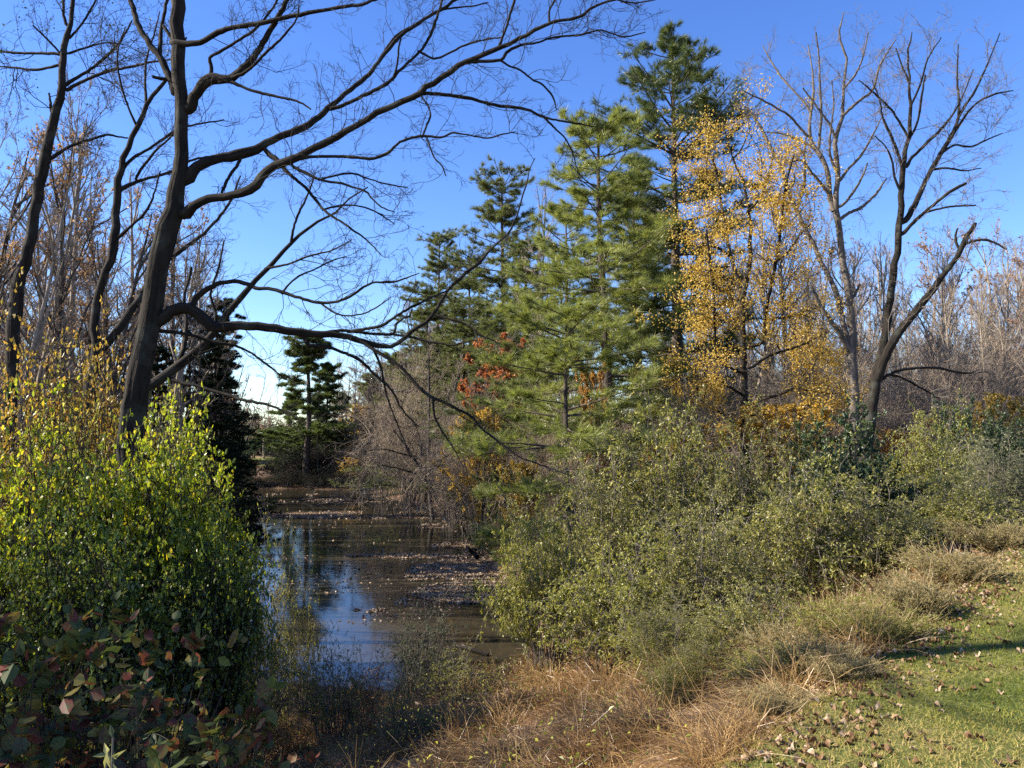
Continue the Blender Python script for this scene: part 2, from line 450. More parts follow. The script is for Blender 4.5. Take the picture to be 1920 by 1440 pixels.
# mown lawn: its own sheet with a ragged edge, just above the ground
lx = np.linspace(-6, 16, 120); ly = np.linspace(-4, 20, 130)
LX, LY = np.meshgrid(lx, ly); lxr, lyr = LX.ravel(), LY.ravel()
SS = edge_s(lxr, lyr) + .22 * vnoise(lxr * 1.3, lyr * 1.3, 21)
ok = (SS < .12)
ii = (np.arange(len(ly) - 1)[:, None] * len(lx) + np.arange(len(lx) - 1)[None]).ravel()
Q = np.stack([ii, ii + 1, ii + len(lx) + 1, ii + len(lx)], 1); Q = Q[ok[Q].all(1)]
used = np.unique(Q); remap = np.zeros(len(lxr), int); remap[used] = np.arange(len(used))
mb = MB(); mb.add(np.stack([lxr, lyr, Zf(lxr, lyr) + .012], 1)[used], remap[Q])
M['lawn'] = ground_mat('lawn_turf', [(.3, (.05, .07, .018)), (.48, (.085, .10, .025)), (.6, (.17, .145, .055)), (.72, (.30, .23, .11))], 1.6, 30)
obj('lawn', mb.build('lawn', M['lawn'], True), kind='structure')

# the pond
m, N, L, out = mat_new('pond_water')
tc = N.new('ShaderNodeTexCoord')
n1 = N.new('ShaderNodeTexNoise'); n1.inputs['Scale'].default_value = 3.0; n1.inputs['Detail'].default_value = 3
n2 = N.new('ShaderNodeTexNoise'); n2.inputs['Scale'].default_value = .22; n2.inputs['Detail'].default_value = 3
mp = N.new('ShaderNodeMapping'); mp.inputs['Scale'].default_value = (1.0, .8, 1); L.new(tc.outputs['Object'], mp.inputs[0])
L.new(mp.outputs[0], n1.inputs['Vector']); L.new(tc.outputs['Object'], n2.inputs['Vector'])
r2 = ramp(N, [(.4, (.15, .15, .15)), (.62, (1, 1, 1))]); L.new(n2.outputs[0], r2.inputs[0])
bp = N.new('ShaderNodeBump'); bp.inputs['Distance'].default_value = .008
mm = N.new('ShaderNodeMath'); mm.operation = 'MULTIPLY'; mm.inputs[1].default_value = .55; L.new(r2.outputs[0], mm.inputs[0])
L.new(mm.outputs[0], bp.inputs['Strength']); L.new(n1.outputs[0], bp.inputs['Height'])
bs = N.new('ShaderNodeBsdfPrincipled'); bs.inputs['Base Color'].default_value = (.032, .027, .017, 1)
bs.inputs['Roughness'].default_value = .06; bs.inputs['IOR'].default_value = 1.333
L.new(bp.outputs[0], bs.inputs['Normal']); L.new(bs.outputs[0], out.inputs['Surface'])
M['water'] = m
mb = MB(); wx = np.linspace(-30, 5, 36); wy = np.linspace(12.5, 72, 60); WX, WY = np.meshgrid(wx, wy)
ii = (np.arange(59)[:, None] * 36 + np.arange(35)[None]).ravel()
mb.add(np.stack([WX.ravel(), WY.ravel(), np.full(WX.size, WATER)], 1), np.stack([ii, ii + 1, ii + 37, ii + 36], 1))
obj('pond_water', mb.build('pond_water', M['water'], True), kind='structure')
# a bright clearing beyond the far shore
mb = MB(); ang = np.linspace(0, 2 * np.pi, 40, endpoint=False)
cx, cyy = gx(500, 96), 96.0
ex = cx + 5.5 * np.cos(ang) * (1 + .1 * np.sin(3 * ang)); ey = cyy + 9 * np.sin(ang)
ring = np.stack([ex, ey, Zf(ex, ey) + .05], 1); cen = np.array([[cx, cyy, Z(cx, cyy) + .05]])
mb.add(np.concatenate([ring, cen]), None, [[k, (k + 1) % 40, 40] for k in range(40)])
M['clearing'] = ground_mat('clearing_grass', [(.3, (.12, .15, .03)), (.6, (.22, .23, .06)), (.8, (.35, .30, .12))], .6, 8)
obj('far_lawn', mb.build('far_lawn', M['clearing'], True), kind='structure')

# ---------------------------------------------------------------- builders
def traced_tree(name, label, cat, d0, trunk, limbs, bark, twigm, seed, sides=14, ridge=.0, dens=1.0, tw=(.9, .45, .5), twr=.0035, group=None, drift=.35, leaf=None, base_flare=1.1, ends=False, wk=.84):
    """A tree traced limb by limb: every point is (column, row, width) at the tree's distance; limbs leave the trunk's plane by a drift in depth"""
    r = rng_(seed)
    trunk = [(a, b, w * wk) for a, b, w in trunk]; limbs = [[(a, b, w * (wk if w > 6 else 1)) for a, b, w in lm] for lm in limbs]
    base = P(trunk[0][0], trunk[0][1], d0)
    nx_ = P(trunk[1][0], trunk[1][1], d0)
    gz = Z(base[0], d0); w0 = trunk[0][2] / 2 / FPX * d0
    foot = np.array([base[0] - (nx_[0] - base[0]) * .6, d0, gz - .15])
    root = thing(name, label, cat, (foot[0], foot[1], gz), group)
    O = np.array([foot[0], foot[1], gz])
    pts = [np.append(foot, w0 * base_flare * 1.25), np.append(foot * .8 + base * .2, w0 * base_flare)] + [np.append(P(a, b, d0), w / 2 / FPX * d0) for a, b, w in trunk]
    C = catmull(pts, 56 if sides > 10 else 30)
    C[:, :3] += r.normal(size=(len(C), 3)) * .014
    C[:, 3] *= 1 + .08 * vnoise(np.linspace(0, 14, len(C)), np.zeros(len(C)), seed)
    placed = [(np.array([(a, b) for a, b, w in trunk], float), np.full(len(trunk), d0, float))]
    mb = MB(); tubes(mb, C[None, :, :3], np.maximum(C[None, :, 3], .003), sides * 3 if ridge else sides, ridge, r, close=True)
    obj('trunk', mb.build('trunk', bark, True, O), root)
    tp = [C]
    for li, lm in enumerate(limbs):
        px = np.array([(a, b) for a, b, w in lm], float)
        best = None                                         # nearest earlier point is the fork
        for q, dd in placed:
            fs = np.arange(0, 1, .05)
            qq = np.concatenate([q[:-1] + (q[1:] - q[:-1]) * f for f in fs] + [q[-1:]])
            de = np.concatenate([dd[:-1] + (dd[1:] - dd[:-1]) * f for f in fs] + [dd[-1:]])
            k = np.argmin(((qq - px[0]) ** 2).sum(1)); v = ((qq[k] - px[0]) ** 2).sum()
            if best is None or v < best[0]: best = (v, qq[k], de[k])
        ds = best[2]
        out_d = px[1] - px[0]; out_d = out_d / (np.hypot(*out_d) + 1e-6); gap = math.sqrt(best[0])
        root_px = best[1] - out_d * lm[0][2] * .25 + np.array([0, lm[0][2] * .12])    # start buried inside the parent
        if gap < 3: root_px = px[0] - out_d * 4
        full = np.concatenate([root_px[None], px]); ws = np.array([lm[0][2] * (.5 if gap >= 3 else .9)] + [w * (.95 if k == 0 and w > 9 else 1) for k, (a, b, w) in enumerate(lm)])
        sl = np.concatenate([[0], np.cumsum(np.hypot(*np.diff(full, axis=0).T))]) / FPX * d0
        dd = ds + r.choice([-1, 1]) * r.uniform(.4, 1.0) * drift * sl
        W = np.array([np.append(P(a, b, e), w / 2 / FPX * e) for (a, b), e, w in zip(full, dd, ws)])
        n = int(np.clip(len(full) * 4, 10, 60))
        C = catmull(W, n); g = min(.02, C[:, 3].mean() * .5)
        C[1:, :3] += r.normal(size=(n - 1, 3)) * g * .28
        C[:, 3] *= 1 + .10 * vnoise(np.linspace(0, n * .45, n) + li * 3.7, np.zeros(n), seed)
        mb = MB(); big = ws.max() > 11
        tubes(mb, C[None, :, :3], np.maximum(C[None, :, 3], .0025), (18 if ridge else 10) if big else 6, ridge * .6 if big else 0, r, close=True)
        lo = obj('limb', mb.build('limb', bark, True, O), root)
        placed.append((full[1:], dd[1:]))
        # side branches and twigs
        Lm = sl[-1]; PP = catmull(C, 24)[None, :, :3]; RR = np.interp(np.linspace(0, 1, 24), np.linspace(0, 1, n), C[:, 3])[None]
        c1 = max(2, int(Lm * 3.4 * dens))
        a1, r1 = grow(r, PP, RR, c1, .18, 1, tw[0], .85, 8, .26, .05, .007, twr * 1.3, .45, absl=True)
        a2, r2 = grow(r, a1, r1, 6, .15, 1, tw[1], .75, 6, .26, .05, .007, twr, .4)
        a3, r3 = grow(r, a2, r2, 3, .15, 1, tw[2], .7, 5, .22, .06, .006, twr * .8, .3)
        mt = MB(); tubes(mt, a1, r1, 4); tubes(mt, a2, r2, 3); tubes(mt, a3, r3, 3)
        obj('twig_spray', mt.build('twig_spray', twigm, True, O), lo, 'stuff')
        if leaf:
            cnt, size, lmat, part = leaf
            n = int(cnt * Lm); idx = r.integers(0, len(a2), n); p, T = sample(a2, idx, r.random(n))
            p = p + r.normal(size=p.shape) * .12
            kp = vnoise(p[:, 0] * .95 + p[:, 1] * .4, p[:, 2] * 1.1, 88) > -.36 + .035 * (p[:, 2] - 5) * (size > .072); p, T = p[kp], T[kp]; n = len(p)
            ml = MB(); leaf_quads(ml, r, p, T + r.normal(size=(n, 3)) * .8 + [0, 0, -.3], size * r.uniform(.6, 1.2, n), size * .7 * r.uniform(.6, 1.2, n))
            obj(part, ml.build(part, lmat, False, O), lo, 'stuff')
    return root

def bare_proto(seed, H, r0, fork=.35, spread=.35, n1=16, bark=None, twigm=None, twr=.006, leafn=0, leafm=None, lsz=.09, lean=.03, stems=1, n2=8, n3=5, up=.08, name='bare_tree'):
    r = rng_(seed)
    root = thing(name, None, 'tree', (0, 0, 0))
    K = 16; PP = np.zeros((stems, K, 3)); RR = np.zeros((stems, K))
    for s in range(stems):
        d = norm(np.array([r.normal() * lean + (0 if stems == 1 else .16 * math.cos(s * 2.4)), r.normal() * lean + (0 if stems == 1 else .16 * math.sin(s * 2.4)), 1.0]))
        PP[s] = walk(r, np.array([[.12 * math.cos(s * 2.4) * (stems > 1), .12 * math.sin(s * 2.4) * (stems > 1), -.25]]), d[None], np.array([H * r.uniform(.85, 1)]), K, .035, .01)[0]
        RR[s] = r0 * (1 if stems == 1 else .75) * np.linspace(1, .06, K) ** .8
        RR[s, 0] *= 1.35
    mb = MB(); tubes(mb, PP, RR, 10)
    a1, r1 = grow(r, PP, RR, n1, fork, .98, spread, .62, 9, .10, up, .016, twr * 1.6, .55)
    tubes(mb, a1, r1, 6)
    obj('trunk', mb.build('trunk', bark, True), root)
    a2, r2 = grow(r, a1, r1, n2, .15, 1, .42, .6, 6, .13, .06, .010, twr * 1.2, .45)
    a3, r3 = grow(r, a2, r2, n3, .1, 1, .5, .6, 5, .15, .07, .008, twr, .35)
    a4, r4 = grow(r, a3, r3, 3, .1, 1, .5, .6, 4, .15, .06, .006, twr * .8, .3)
    mt = MB(); tubes(mt, a2, r2, 4); tubes(mt, a3, r3, 3); tubes(mt, a4, r4, 3)
    cr = obj('crown', mt.build('crown', twigm, True), root, 'stuff')
    if leafn:
        n = leafn; A = a3; idx = r.integers(0, len(A), n); p, T = sample(A, idx, r.random(n))
        keep = vnoise(p[:, 0] * .5 + p[:, 1] * .3, p[:, 2] * .5, seed) > -.12
        p, T = p[keep], T[keep]; n = len(p)
        ml = MB(); leaf_quads(ml, r, p, T + r.normal(size=(n, 3)) * .8 + [0, 0, -.35], lsz * r.uniform(.6, 1.25, n), lsz * .75 * r.uniform(.6, 1.2, n))
        obj('foliage', ml.build('foliage', leafm), root, 'stuff')
    return root

def pine_proto(seed, H, r0, zb, R, prof, whorls, per, needle, bark, nb=13, nt=7, nbl=6, blade=.2, bw=.016, low=-.1, high=.75, name='pine_tree', skip=.0, lean=(0, 0), trop=.03, spread=.55, ub=.2):
    r = rng_(seed); root = thing(name, None, 'pine tree', (0, 0, 0))
    K = 18; tt = np.linspace(0, 1, K)
    tr = np.stack([lean[0] * H * tt + .05 * np.sin(tt * 9 + seed), lean[1] * H * tt + .05 * np.cos(tt * 7 + seed), -.3 + (H + .3) * tt], 1)
    tr_r = r0 * (1 - tt * .93) ** .85; tr_r[0] *= 1.25
    mb = MB(); tubes(mb, tr[None], tr_r[None], 12)
    st, dr, ln = [], [], []
    for w in range(whorls):
        u = (w + r.uniform(-.7, .7)) / (whorls - 1); u = min(max(u, 0), 1)
        f = zb + (.985 - zb) * u
        c = np.array([np.interp(f, tt, tr[:, q]) for q in range(3)])
        a0 = r.random() * 6.28; m = per + r.integers(-1, 2)
        for b in range(m):
            if r.random() < skip * (1 - u): continue
            az = a0 + b * 2 * np.pi / m + r.normal() * .25
            el = low + (high - low) * u ** 1.8 + r.normal() * .13
            st.append(c + [0, 0, r.normal() * .22]); dr.append([math.cos(az) * math.cos(el), math.sin(az) * math.cos(el), math.sin(el)])
            ln.append(R * prof(u) * r.uniform(.4, 1.18))
    # dead stubs below the crown
    n = len(st); st, dr, ln = np.array(st), np.array(dr), np.array(ln)
    PP = walk(r, st, dr, ln, 8, .05, trop)
    rb = np.maximum(.012 * ln + .008, .012)
    RR = rb[:, None] * np.linspace(1, .3, 8)
    tubes(mb, PP, RR, 5)
    nd = int(10 * zb * H / 6) + 2; f = r.uniform(min(.12, zb * .5), zb + .05, nd)
    ds = np.stack([np.interp(f, tt, tr[:, q]) for q in range(3)], 1); az = r.random(nd) * 6.28
    dp = walk(r, ds, np.stack([np.cos(az), np.sin(az), r.normal(size=nd) * .15], 1), r.uniform(.5, 2.0, nd), 5, .12, -.02)
    tubes(mb, dp, np.full((nd, 5), .018) * np.linspace(1, .3, 5), 4)
    obj('trunk', mb.build('trunk', bark, True), root)
    cnt = np.maximum(7, (nb * ln / R)).astype(int)
    a1, r1 = grow(r, PP, RR, cnt, .22, 1, .42, .85, 5, .08, .05, .01, .006, .55, flat=True)
    a2, r2 = grow(r, a1, r1, 3, .2, 1, .5, .7, 4, .1, .05, .008, .005, .4, flat=True)
    mt = MB(); tubes(mt, a1, r1, 3)
    A = np.concatenate([a1[:, 1:], a2]); k = nt
    idx = np.repeat(np.arange(len(A)), k); t = r.random(len(idx)) ** .75
    p, T = sample(A, idx, t)
    b_idx = np.repeat(np.arange(len(PP)), 5); p2, T2 = sample(PP, b_idx, .65 + .35 * r.random(len(b_idx)))
    p = np.concatenate([p, p2]); T = np.concatenate([T, T2])
    ml = MB(); tufts(ml, r, p, T + np.array([0, 0, ub]), nbl, blade, bw, spread)
    lead = np.repeat(tr[-1:], 40, 0) - np.array([0, 0, 1.0]) * r.random((40, 1)) * .9
    tufts(ml, r, lead, np.tile([0, 0, 1.0], (40, 1)), nbl, blade, bw, .9)
    br = obj('branchwork', mt.build('branchwork', bark, True), root, 'stuff')
    obj('crown', ml.build('crown', needle), root, 'stuff')
    return root

def shrub_proto(seed, rx, ry, h, stems, leafn, lsz, lw, lmat, twigm, n1=6, n2=4, l1=.34, name='shrub', cat='bush', hollow=.45, drop=.25, twr=.0028, zmin=-.15, arch=.4, gr=.02, rough=.45, ang1=.75, out_=.12, am=.15, round_=False):
    r = rng_(seed); root = thing(name, None, cat, (0, 0, 0))
    d = norm(r.normal(size=(stems, 3))); d[:, 2] = np.abs(d[:, 2]) * (1 - zmin) + zmin
    rad = r.uniform(hollow, 1.05, stems) ** .7
    rad = rad * (1 + rough * vnoise(d[:, 0] * 2.2 + 9, d[:, 1] * 2.2 + d[:, 2] * 1.7, seed)) * np.where(r.random(stems) < out_, r.uniform(1.1, 1.4, stems), 1)
    tgt = np.stack([d[:, 0] * rx * rad, d[:, 1] * ry * rad, h * (.36 + .64 * d[:, 2] * rad)], 1)
    base = np.stack([tgt[:, 0] * .22 + r.normal(size=stems) * .12, tgt[:, 1] * .22 + r.normal(size=stems) * .12, np.full(stems, -.15)], 1)
    ctl = base * .55 + tgt * .45 + np.stack([np.zeros(stems), np.zeros(stems), h * arch * r.uniform(am, 1.3, stems)], 1)
    t = np.linspace(0, 1, 9)[None, :, None]
    PP = base[:, None] * (1 - t) ** 2 + 2 * ctl[:, None] * t * (1 - t) + tgt[:, None] * t ** 2
    PP += r.normal(size=PP.shape) * .025 * h / 2
    RR = np.full((stems, 1), .011 * max(1, h / 2.5)) * np.linspace(1, .25, 9)
    mb = MB(); tubes(mb, PP, RR, 5)
    obj('stem_cluster', mb.build('stem_cluster', twigm, True), root, 'stuff')
    a1, r1 = grow(r, PP, RR, n1, .3, 1, l1, ang1, 6, .16, gr, .007, twr * 1.3, .3)
    a2, r2 = grow(r, a1, r1, n2, .15, 1, .5, .7, 5, .16, .0, .006, twr, .3)
    mt = MB(); tubes(mt, a1, r1, 3); tubes(mt, a2, r2, 3)
    obj('twig_spray', mt.build('twig_spray', twigm, True), root, 'stuff')
    if leafn:
        A = np.concatenate([a1[:, 1:], a2]); idx = r.integers(0, len(A), leafn); tl = r.random(leafn)
        p, T = sample(A, idx, tl)
        ml = MB(); ax = T * .7 + r.normal(size=(leafn, 3)) * .65 + np.array([0, 0, -drop])
        (leaf_round if round_ else leaf_quads)(ml, r, p, ax, lsz * r.uniform(.55, 1.25, leafn), lw * r.uniform(.6, 1.2, leafn), nrm=np.tile([0, 0, 1.0], (leafn, 1)))
        obj('foliage', ml.build('foliage', lmat), root, 'stuff')
    return root
# ---------------------------------------------------------------- the big tree on the left and its neighbours, limb by limb
HERO_T = [(248, 790, 54), (252, 760, 50), (261, 700, 47), (273, 640, 45), (288, 560, 44), (297, 480, 47), (305, 460, 49), (314, 425, 49), (327, 390, 42),
          (335, 320, 31), (341, 230, 28), (338, 160, 27), (333, 90, 29), (331, 0, 31), (328, -120, 27), (322, -300, 18), (318, -520, 6)]
HERO_L = [
 [(322, 80, 15), (363, 82, 13), (385, 74, 12), (410, 60, 13), (445, 50, 11), (493, 43, 11), (540, 32, 10), (567, 27, 9), (640, 13, 8), (690, 5, 6), (745, -20, 4)],
 [(353, 203, 27), (370, 172, 24), (393, 149, 26), (430, 147, 19), (467, 117, 15), (485, 95, 14), (500, 70, 13), (517, 40, 12), (533, 10, 11), (550, -25, 9), (580, -80, 6)],
 [(432, 152, 9), (460, 165, 7), (493, 175, 6), (547, 187, 5), (565, 193, 4), (583, 205, 3)],
 [(393, 147, 12), (397, 130, 9), (393, 108, 8), (410, 98, 8), (440, 80, 7), (456, 70, 6), (480, 53, 6), (500, 30, 5), (517, 5, 5), (530, -40, 3)],
 [(430, 148, 12), (455, 138, 9), (478, 120, 7), (500, 97, 6), (530, 70, 5), (556, 35, 4), (560, 10, 3)],
 [(328, 172, 20), (318, 145, 17), (300, 107, 15), (283, 85, 14), (263, 57, 13), (254, 35, 12), (250, 15, 11), (242, -5, 10), (225, -60, 7)],
 [(299, 105, 11), (301, 75, 9), (303, 50, 8), (310, 15, 7), (316, -25, 6)],
 [(326, 80, 9), (315, 62, 7), (306, 48, 6)],
 [(318, 149, 9), (300, 147, 8), (285, 143, 6)],
 [(352, 335, 30), (366, 315, 25), (383, 307, 22), (410, 297, 21), (435, 292, 24), (470, 284, 22), (500, 268, 18), (535, 252, 16), (567, 240, 15), (595, 221, 13), (617, 201, 13), (640, 181, 11), (677, 153, 11), (697, 132, 10), (712, 113, 9), (750, 67, 9), (775, 50, 8), (800, 33, 7), (840, 10, 7), (880, -20, 5)],
 [(615, 205, 10), (640, 199, 10), (680, 180, 9), (720, 160, 9), (737, 147, 8), (750, 131, 7), (787, 97, 7), (805, 70, 6), (813, 50, 6), (822, 25, 5), (835, -20, 4)],
 [(675, 155, 8), (700, 130, 6), (722, 95, 6), (745, 65, 5), (780, 45, 5), (820, 22, 4), (850, 15, 4), (880, 12, 3), (915, 5, 3)],
 [(737, 148, 5), (745, 120, 4), (748, 90, 4), (752, 70, 3)],
 [(347, 402, 30), (362, 388, 22), (383, 375, 20), (410, 369, 19), (440, 365, 19), (470, 357, 22), (482, 345, 22), (497, 325, 20), (515, 313, 19), (540, 302, 19), (580, 283, 16), (610, 268, 16), (640, 252, 15), (675, 230, 14), (710, 210, 14), (750, 192, 13), (783, 177, 13), (790, 170, 14), (800, 163, 13), (830, 145, 13), (847, 133, 13), (870, 118, 11), (887, 110, 11), (915, 98, 11), (940, 89, 10), (970, 75, 9), (993, 62, 9), (1030, 44, 8), (1060, 37, 7), (1090, 31, 6), (1117, 9, 5), (1150, 1, 4), (1185, 6, 3), (1230, 0, 2)],
 [(787, 176, 9), (805, 175, 8), (840, 178, 8), (880, 184, 8), (910, 193, 7), (940, 199, 6), (970, 202, 6), (993, 207, 5), (1015, 218, 5), (1033, 223, 4), (1073, 230, 4), (1113, 237, 2)],
 [(1018, 218, 4), (1040, 240, 4), (1060, 260, 3), (1073, 285, 3), (1080, 310, 2), (1088, 330, 2)],
 [(872, 118, 8), (900, 115, 6), (940, 112, 6), (950, 98, 6), (975, 85, 5), (1007, 80, 4), (1030, 72, 4), (1057, 68, 4), (1085, 66, 4), (1123, 57, 3), (1148, 63, 3), (1173, 69, 3), (1210, 60, 2)],
 [(940, 114, 5), (955, 124, 4), (973, 130, 4), (1000, 150, 4), (1015, 157, 4), (1033, 176, 4), (1040, 190, 3), (1043, 205, 2)],
 [(936, 88, 6), (943, 68, 5), (950, 50, 5), (957, 25, 5), (965, 0, 5), (972, -30, 4)],
 [(1030, 42, 5), (1030, 20, 4), (1040, 2, 4), (1055, -20, 3)],
 [(787, 97, 5), (815, 110, 4), (845, 98, 4), (870, 85, 4), (905, 75, 3), (940, 70, 3)],
 [(545, 302, 9), (567, 297, 8), (587, 294, 7), (640, 293, 7), (675, 296, 6), (700, 297, 6), (727, 287, 6), (740, 275, 5), (753, 265, 5), (775, 258, 5), (793, 255, 5), (830, 257, 4), (847, 249, 4), (870, 252, 3), (913, 259, 3), (940, 252, 3), (967, 247, 2)],
 [(793, 254, 4), (800, 235, 4), (807, 217, 4), (803, 200, 3), (790, 180, 3)],
 [(800, 257, 3), (808, 280, 3), (815, 297, 3), (828, 310, 3), (836, 330, 2)],
 [(503, 288, 13), (520, 300, 12), (533, 317, 9), (553, 335, 7), (573, 352, 6), (590, 372, 6), (607, 393, 5), (625, 407, 5), (640, 415, 4), (662, 432, 4), (684, 447, 3), (715, 478, 2)],
 [(550, 312, 7), (575, 325, 6), (600, 337, 5), (620, 341, 5), (640, 344, 5), (665, 352, 4), (687, 360, 4), (695, 370, 3), (715, 388, 3), (740, 398, 2)],
 [(600, 337, 4), (625, 330, 4), (660, 325, 4), (690, 335, 3), (725, 345, 3), (765, 352, 2)],
 [(607, 393, 4), (640, 385, 4), (670, 386, 3), (700, 395, 3), (740, 420, 2)],
 [(452, 288, 8), (448, 305, 7), (432, 328, 6), (420, 350, 6), (414, 368, 5)],
 [(300, 603, 28), (318, 584, 26), (340, 577, 26), (357, 579, 26), (377, 594, 27), (388, 606, 27), (404, 613, 24), (433, 611, 22), (470, 611, 20), (493, 613, 20), (540, 620, 19), (583, 626, 17), (640, 628, 14), (673, 637, 13), (707, 647, 12), (730, 650, 10), (745, 643, 9), (762, 630, 9), (777, 617, 9), (800, 603, 8), (813, 587, 8), (828, 565, 7), (840, 543, 7), (862, 522, 6), (880, 507, 6), (907, 483, 5), (925, 462, 4), (953, 437, 4), (965, 412, 3), (973, 393, 3), (985, 350, 3), (993, 317, 2), (1003, 297, 2)],
 [(590, 626, 9), (640, 620, 8), (680, 624, 7), (720, 627, 7), (738, 625, 6), (743, 608, 5), (757, 596, 4), (768, 592, 4), (773, 578, 3)],
 [(655, 622, 7), (690, 616, 6), (717, 610, 6), (737, 597, 5), (757, 584, 5), (775, 574, 5), (792, 566, 4), (815, 555, 4), (838, 545, 3)],
 [(740, 627, 5), (770, 632, 5), (800, 640, 5), (825, 644, 4), (847, 647, 4), (870, 642, 3), (893, 638, 2)],
 [(668, 635, 10), (685, 645, 9), (700, 655, 8), (725, 670, 8), (750, 687, 7), (765, 703, 7), (780, 720, 6), (795, 735, 6), (813, 747, 6), (835, 755, 5), (860, 768, 5), (873, 774, 5), (887, 784, 5), (897, 795, 4), (907, 807, 4), (927, 822, 4), (950, 840, 4), (970, 855, 3), (993, 864, 3), (1015, 872, 3), (1040, 881, 3), (1073, 893, 2)],
 [(567, 624, 9), (572, 636, 9), (580, 648, 9), (600, 648, 8), (617, 651, 7), (640, 660, 6), (673, 674, 6), (697, 697, 5), (713, 712, 5), (730, 727, 4), (742, 745, 4), (752, 765, 3), (767, 783, 3), (785, 800, 2)],
 [(360, 580, 14), (366, 563, 13), (377, 551, 12), (391, 540, 12), (407, 533, 11), (430, 528, 10), (447, 528, 10), (465, 533, 9), (480, 540, 9), (503, 541, 8), (527, 547, 8), (545, 553, 7), (567, 560, 7), (585, 566, 6), (600, 568, 6), (622, 567, 5), (640, 563, 5), (660, 554, 5), (675, 543, 5), (697, 531, 4), (715, 529, 4), (740, 528, 4), (765, 520, 3), (787, 512, 2)],
 [(530, 548, 5), (545, 530, 4), (565, 515, 4), (590, 505, 3), (620, 490, 3), (650, 480, 2)],
 [(600, 567, 4), (625, 585, 4), (650, 592, 3), (690, 585, 3), (730, 560, 2)],
 [(300, 620, 9), (322, 622, 8), (350, 627, 7), (375, 633, 7), (400, 642, 6), (425, 645, 6), (445, 650, 5), (470, 662, 4), (500, 683, 4), (518, 697, 3), (533, 711, 2)],
 [(813, 590, 4), (850, 600, 4), (880, 612, 3), (905, 630, 3), (930, 640, 2)],
 [(700, 655, 5), (715, 690, 4), (722, 730, 4), (735, 770, 3), (755, 820, 3), (770, 860, 2)],
 [(812, 747, 4), (815, 780, 4), (830, 810, 3), (850, 840, 3), (870, 880, 2)],
]
traced_tree('bare_tree', 'large dark ridged bare tree whose long limbs reach over the pond', 'tree', 10.7, HERO_T, HERO_L, M['bark_dark'], M['twig_dark'], 11, 14, .045, 1.35, (.95, .5, .5), .0036)

S1_T = [(168, 745, 27), (172, 710, 26), (180, 675, 24), (183, 650, 22), (176, 620, 19), (180, 570, 18), (190, 530, 18), (208, 490, 17), (213, 460, 20), (217, 400, 17), (220, 350, 16), (230, 300, 14), (247, 260, 12), (267, 220, 11), (287, 180, 9), (307, 153, 8), (330, 120, 6), (350, 70, 4)]
S1_L = [[(185, 660, 22), (213, 628, 19), (228, 608, 17), (240, 590, 16), (260, 563, 15), (275, 535, 13), (300, 500, 12), (340, 470, 10), (390, 430, 7), (430, 380, 5), (450, 330, 3)],
        [(220, 362, 12), (235, 350, 11), (267, 337, 8), (317, 323, 7), (360, 300, 5), (420, 290, 4)],
        [(226, 325, 9), (245, 300, 8), (285, 275, 7), (322, 250, 6), (360, 235, 4), (420, 225, 3)],
        [(255, 335, 7), (270, 310, 6), (295, 280, 5), (322, 255, 4), (345, 215, 3)],
        [(275, 200, 6), (272, 160, 5), (275, 110, 4), (290, 60, 3), (300, 20, 2)],
        [(258, 240, 5), (240, 200, 4), (225, 150, 4), (220, 100, 3), (235, 50, 2)],
        [(222, 445, 9), (250, 420, 7), (275, 395, 6), (290, 360, 4), (300, 320, 3)]]
traced_tree('bare_tree', 'slender grey forked bare tree just left of the large dark tree', 'tree', 15.5, S1_T, S1_L, M['bark_dark'], M['twig_dark'], 12, 12, 0, 1.5, (1.5, .45, .5), .005)
S2_T = [(28, 580, 27), (38, 530, 26), (48, 490, 25), (58, 440, 24), (67, 390, 23), (77, 333, 22), (84, 300, 22), (90, 265, 20), (107, 207, 18), (117, 160, 16), (118, 100, 14), (124, 75, 13), (130, 50, 10), (137, 0, 9), (150, -60, 6), (160, -140, 3)]
S2_L = [[(122, 160, 9), (140, 148, 8), (167, 132, 7), (195, 110, 6), (220, 84, 5), (235, 62, 4), (248, 38, 3)],
        [(126, 168, 9), (150, 155, 7), (200, 134, 6), (240, 126, 5), (287, 116, 4), (320, 112, 3)],
        [(97, 296, 9), (115, 284, 8), (135, 273, 7), (165, 263, 6), (200, 253, 5), (215, 255, 4), (240, 259, 3)],
        [(115, 102, 7), (95, 100, 6), (67, 100, 5), (30, 99, 5), (0, 96, 4), (-40, 90, 3)],
        [(112, 122, 6), (90, 127, 5), (65, 131, 5), (30, 127, 4), (0, 125, 3), (-40, 120, 2)],
        [(124, 45, 8), (119, 25, 7), (119, 5, 6), (122, -40, 4)],
        [(98, 212, 6), (94, 190, 5), (92, 174, 4)],
        [(113, 100, 4), (90, 75, 4), (62, 48, 3)],
        [(130, 72, 5), (150, 50, 4), (172, 15, 4), (190, -20, 3)],
        [(128, 100, 5), (160, 90, 4), (200, 80, 3), (240, 85, 2)]]
traced_tree('bare_tree', 'vine-wrapped leaning bare tree nearest the left edge, above the yellow shrubs', 'tree', 17.0, S2_T, S2_L, M['bark_dark'], M['twig_dark'], 13, 12, 0, 1.6, (1.7, .45, .5), .0055, leaf=(22, .07, M['lf_dark'], 'vine_leaves'))
S3_T = [(262, 765, 26), (283, 727, 24), (320, 693, 22), (345, 678, 20), (367, 662, 19), (385, 645, 18), (400, 630, 16), (418, 605, 15), (433, 583, 15), (450, 560, 14), (467, 540, 13), (480, 525, 12), (493, 510, 11), (508, 495, 11), (523, 478, 10), (545, 455, 9), (563, 437, 8), (590, 420, 7), (617, 405, 5), (650, 375, 4), (690, 350, 3)]
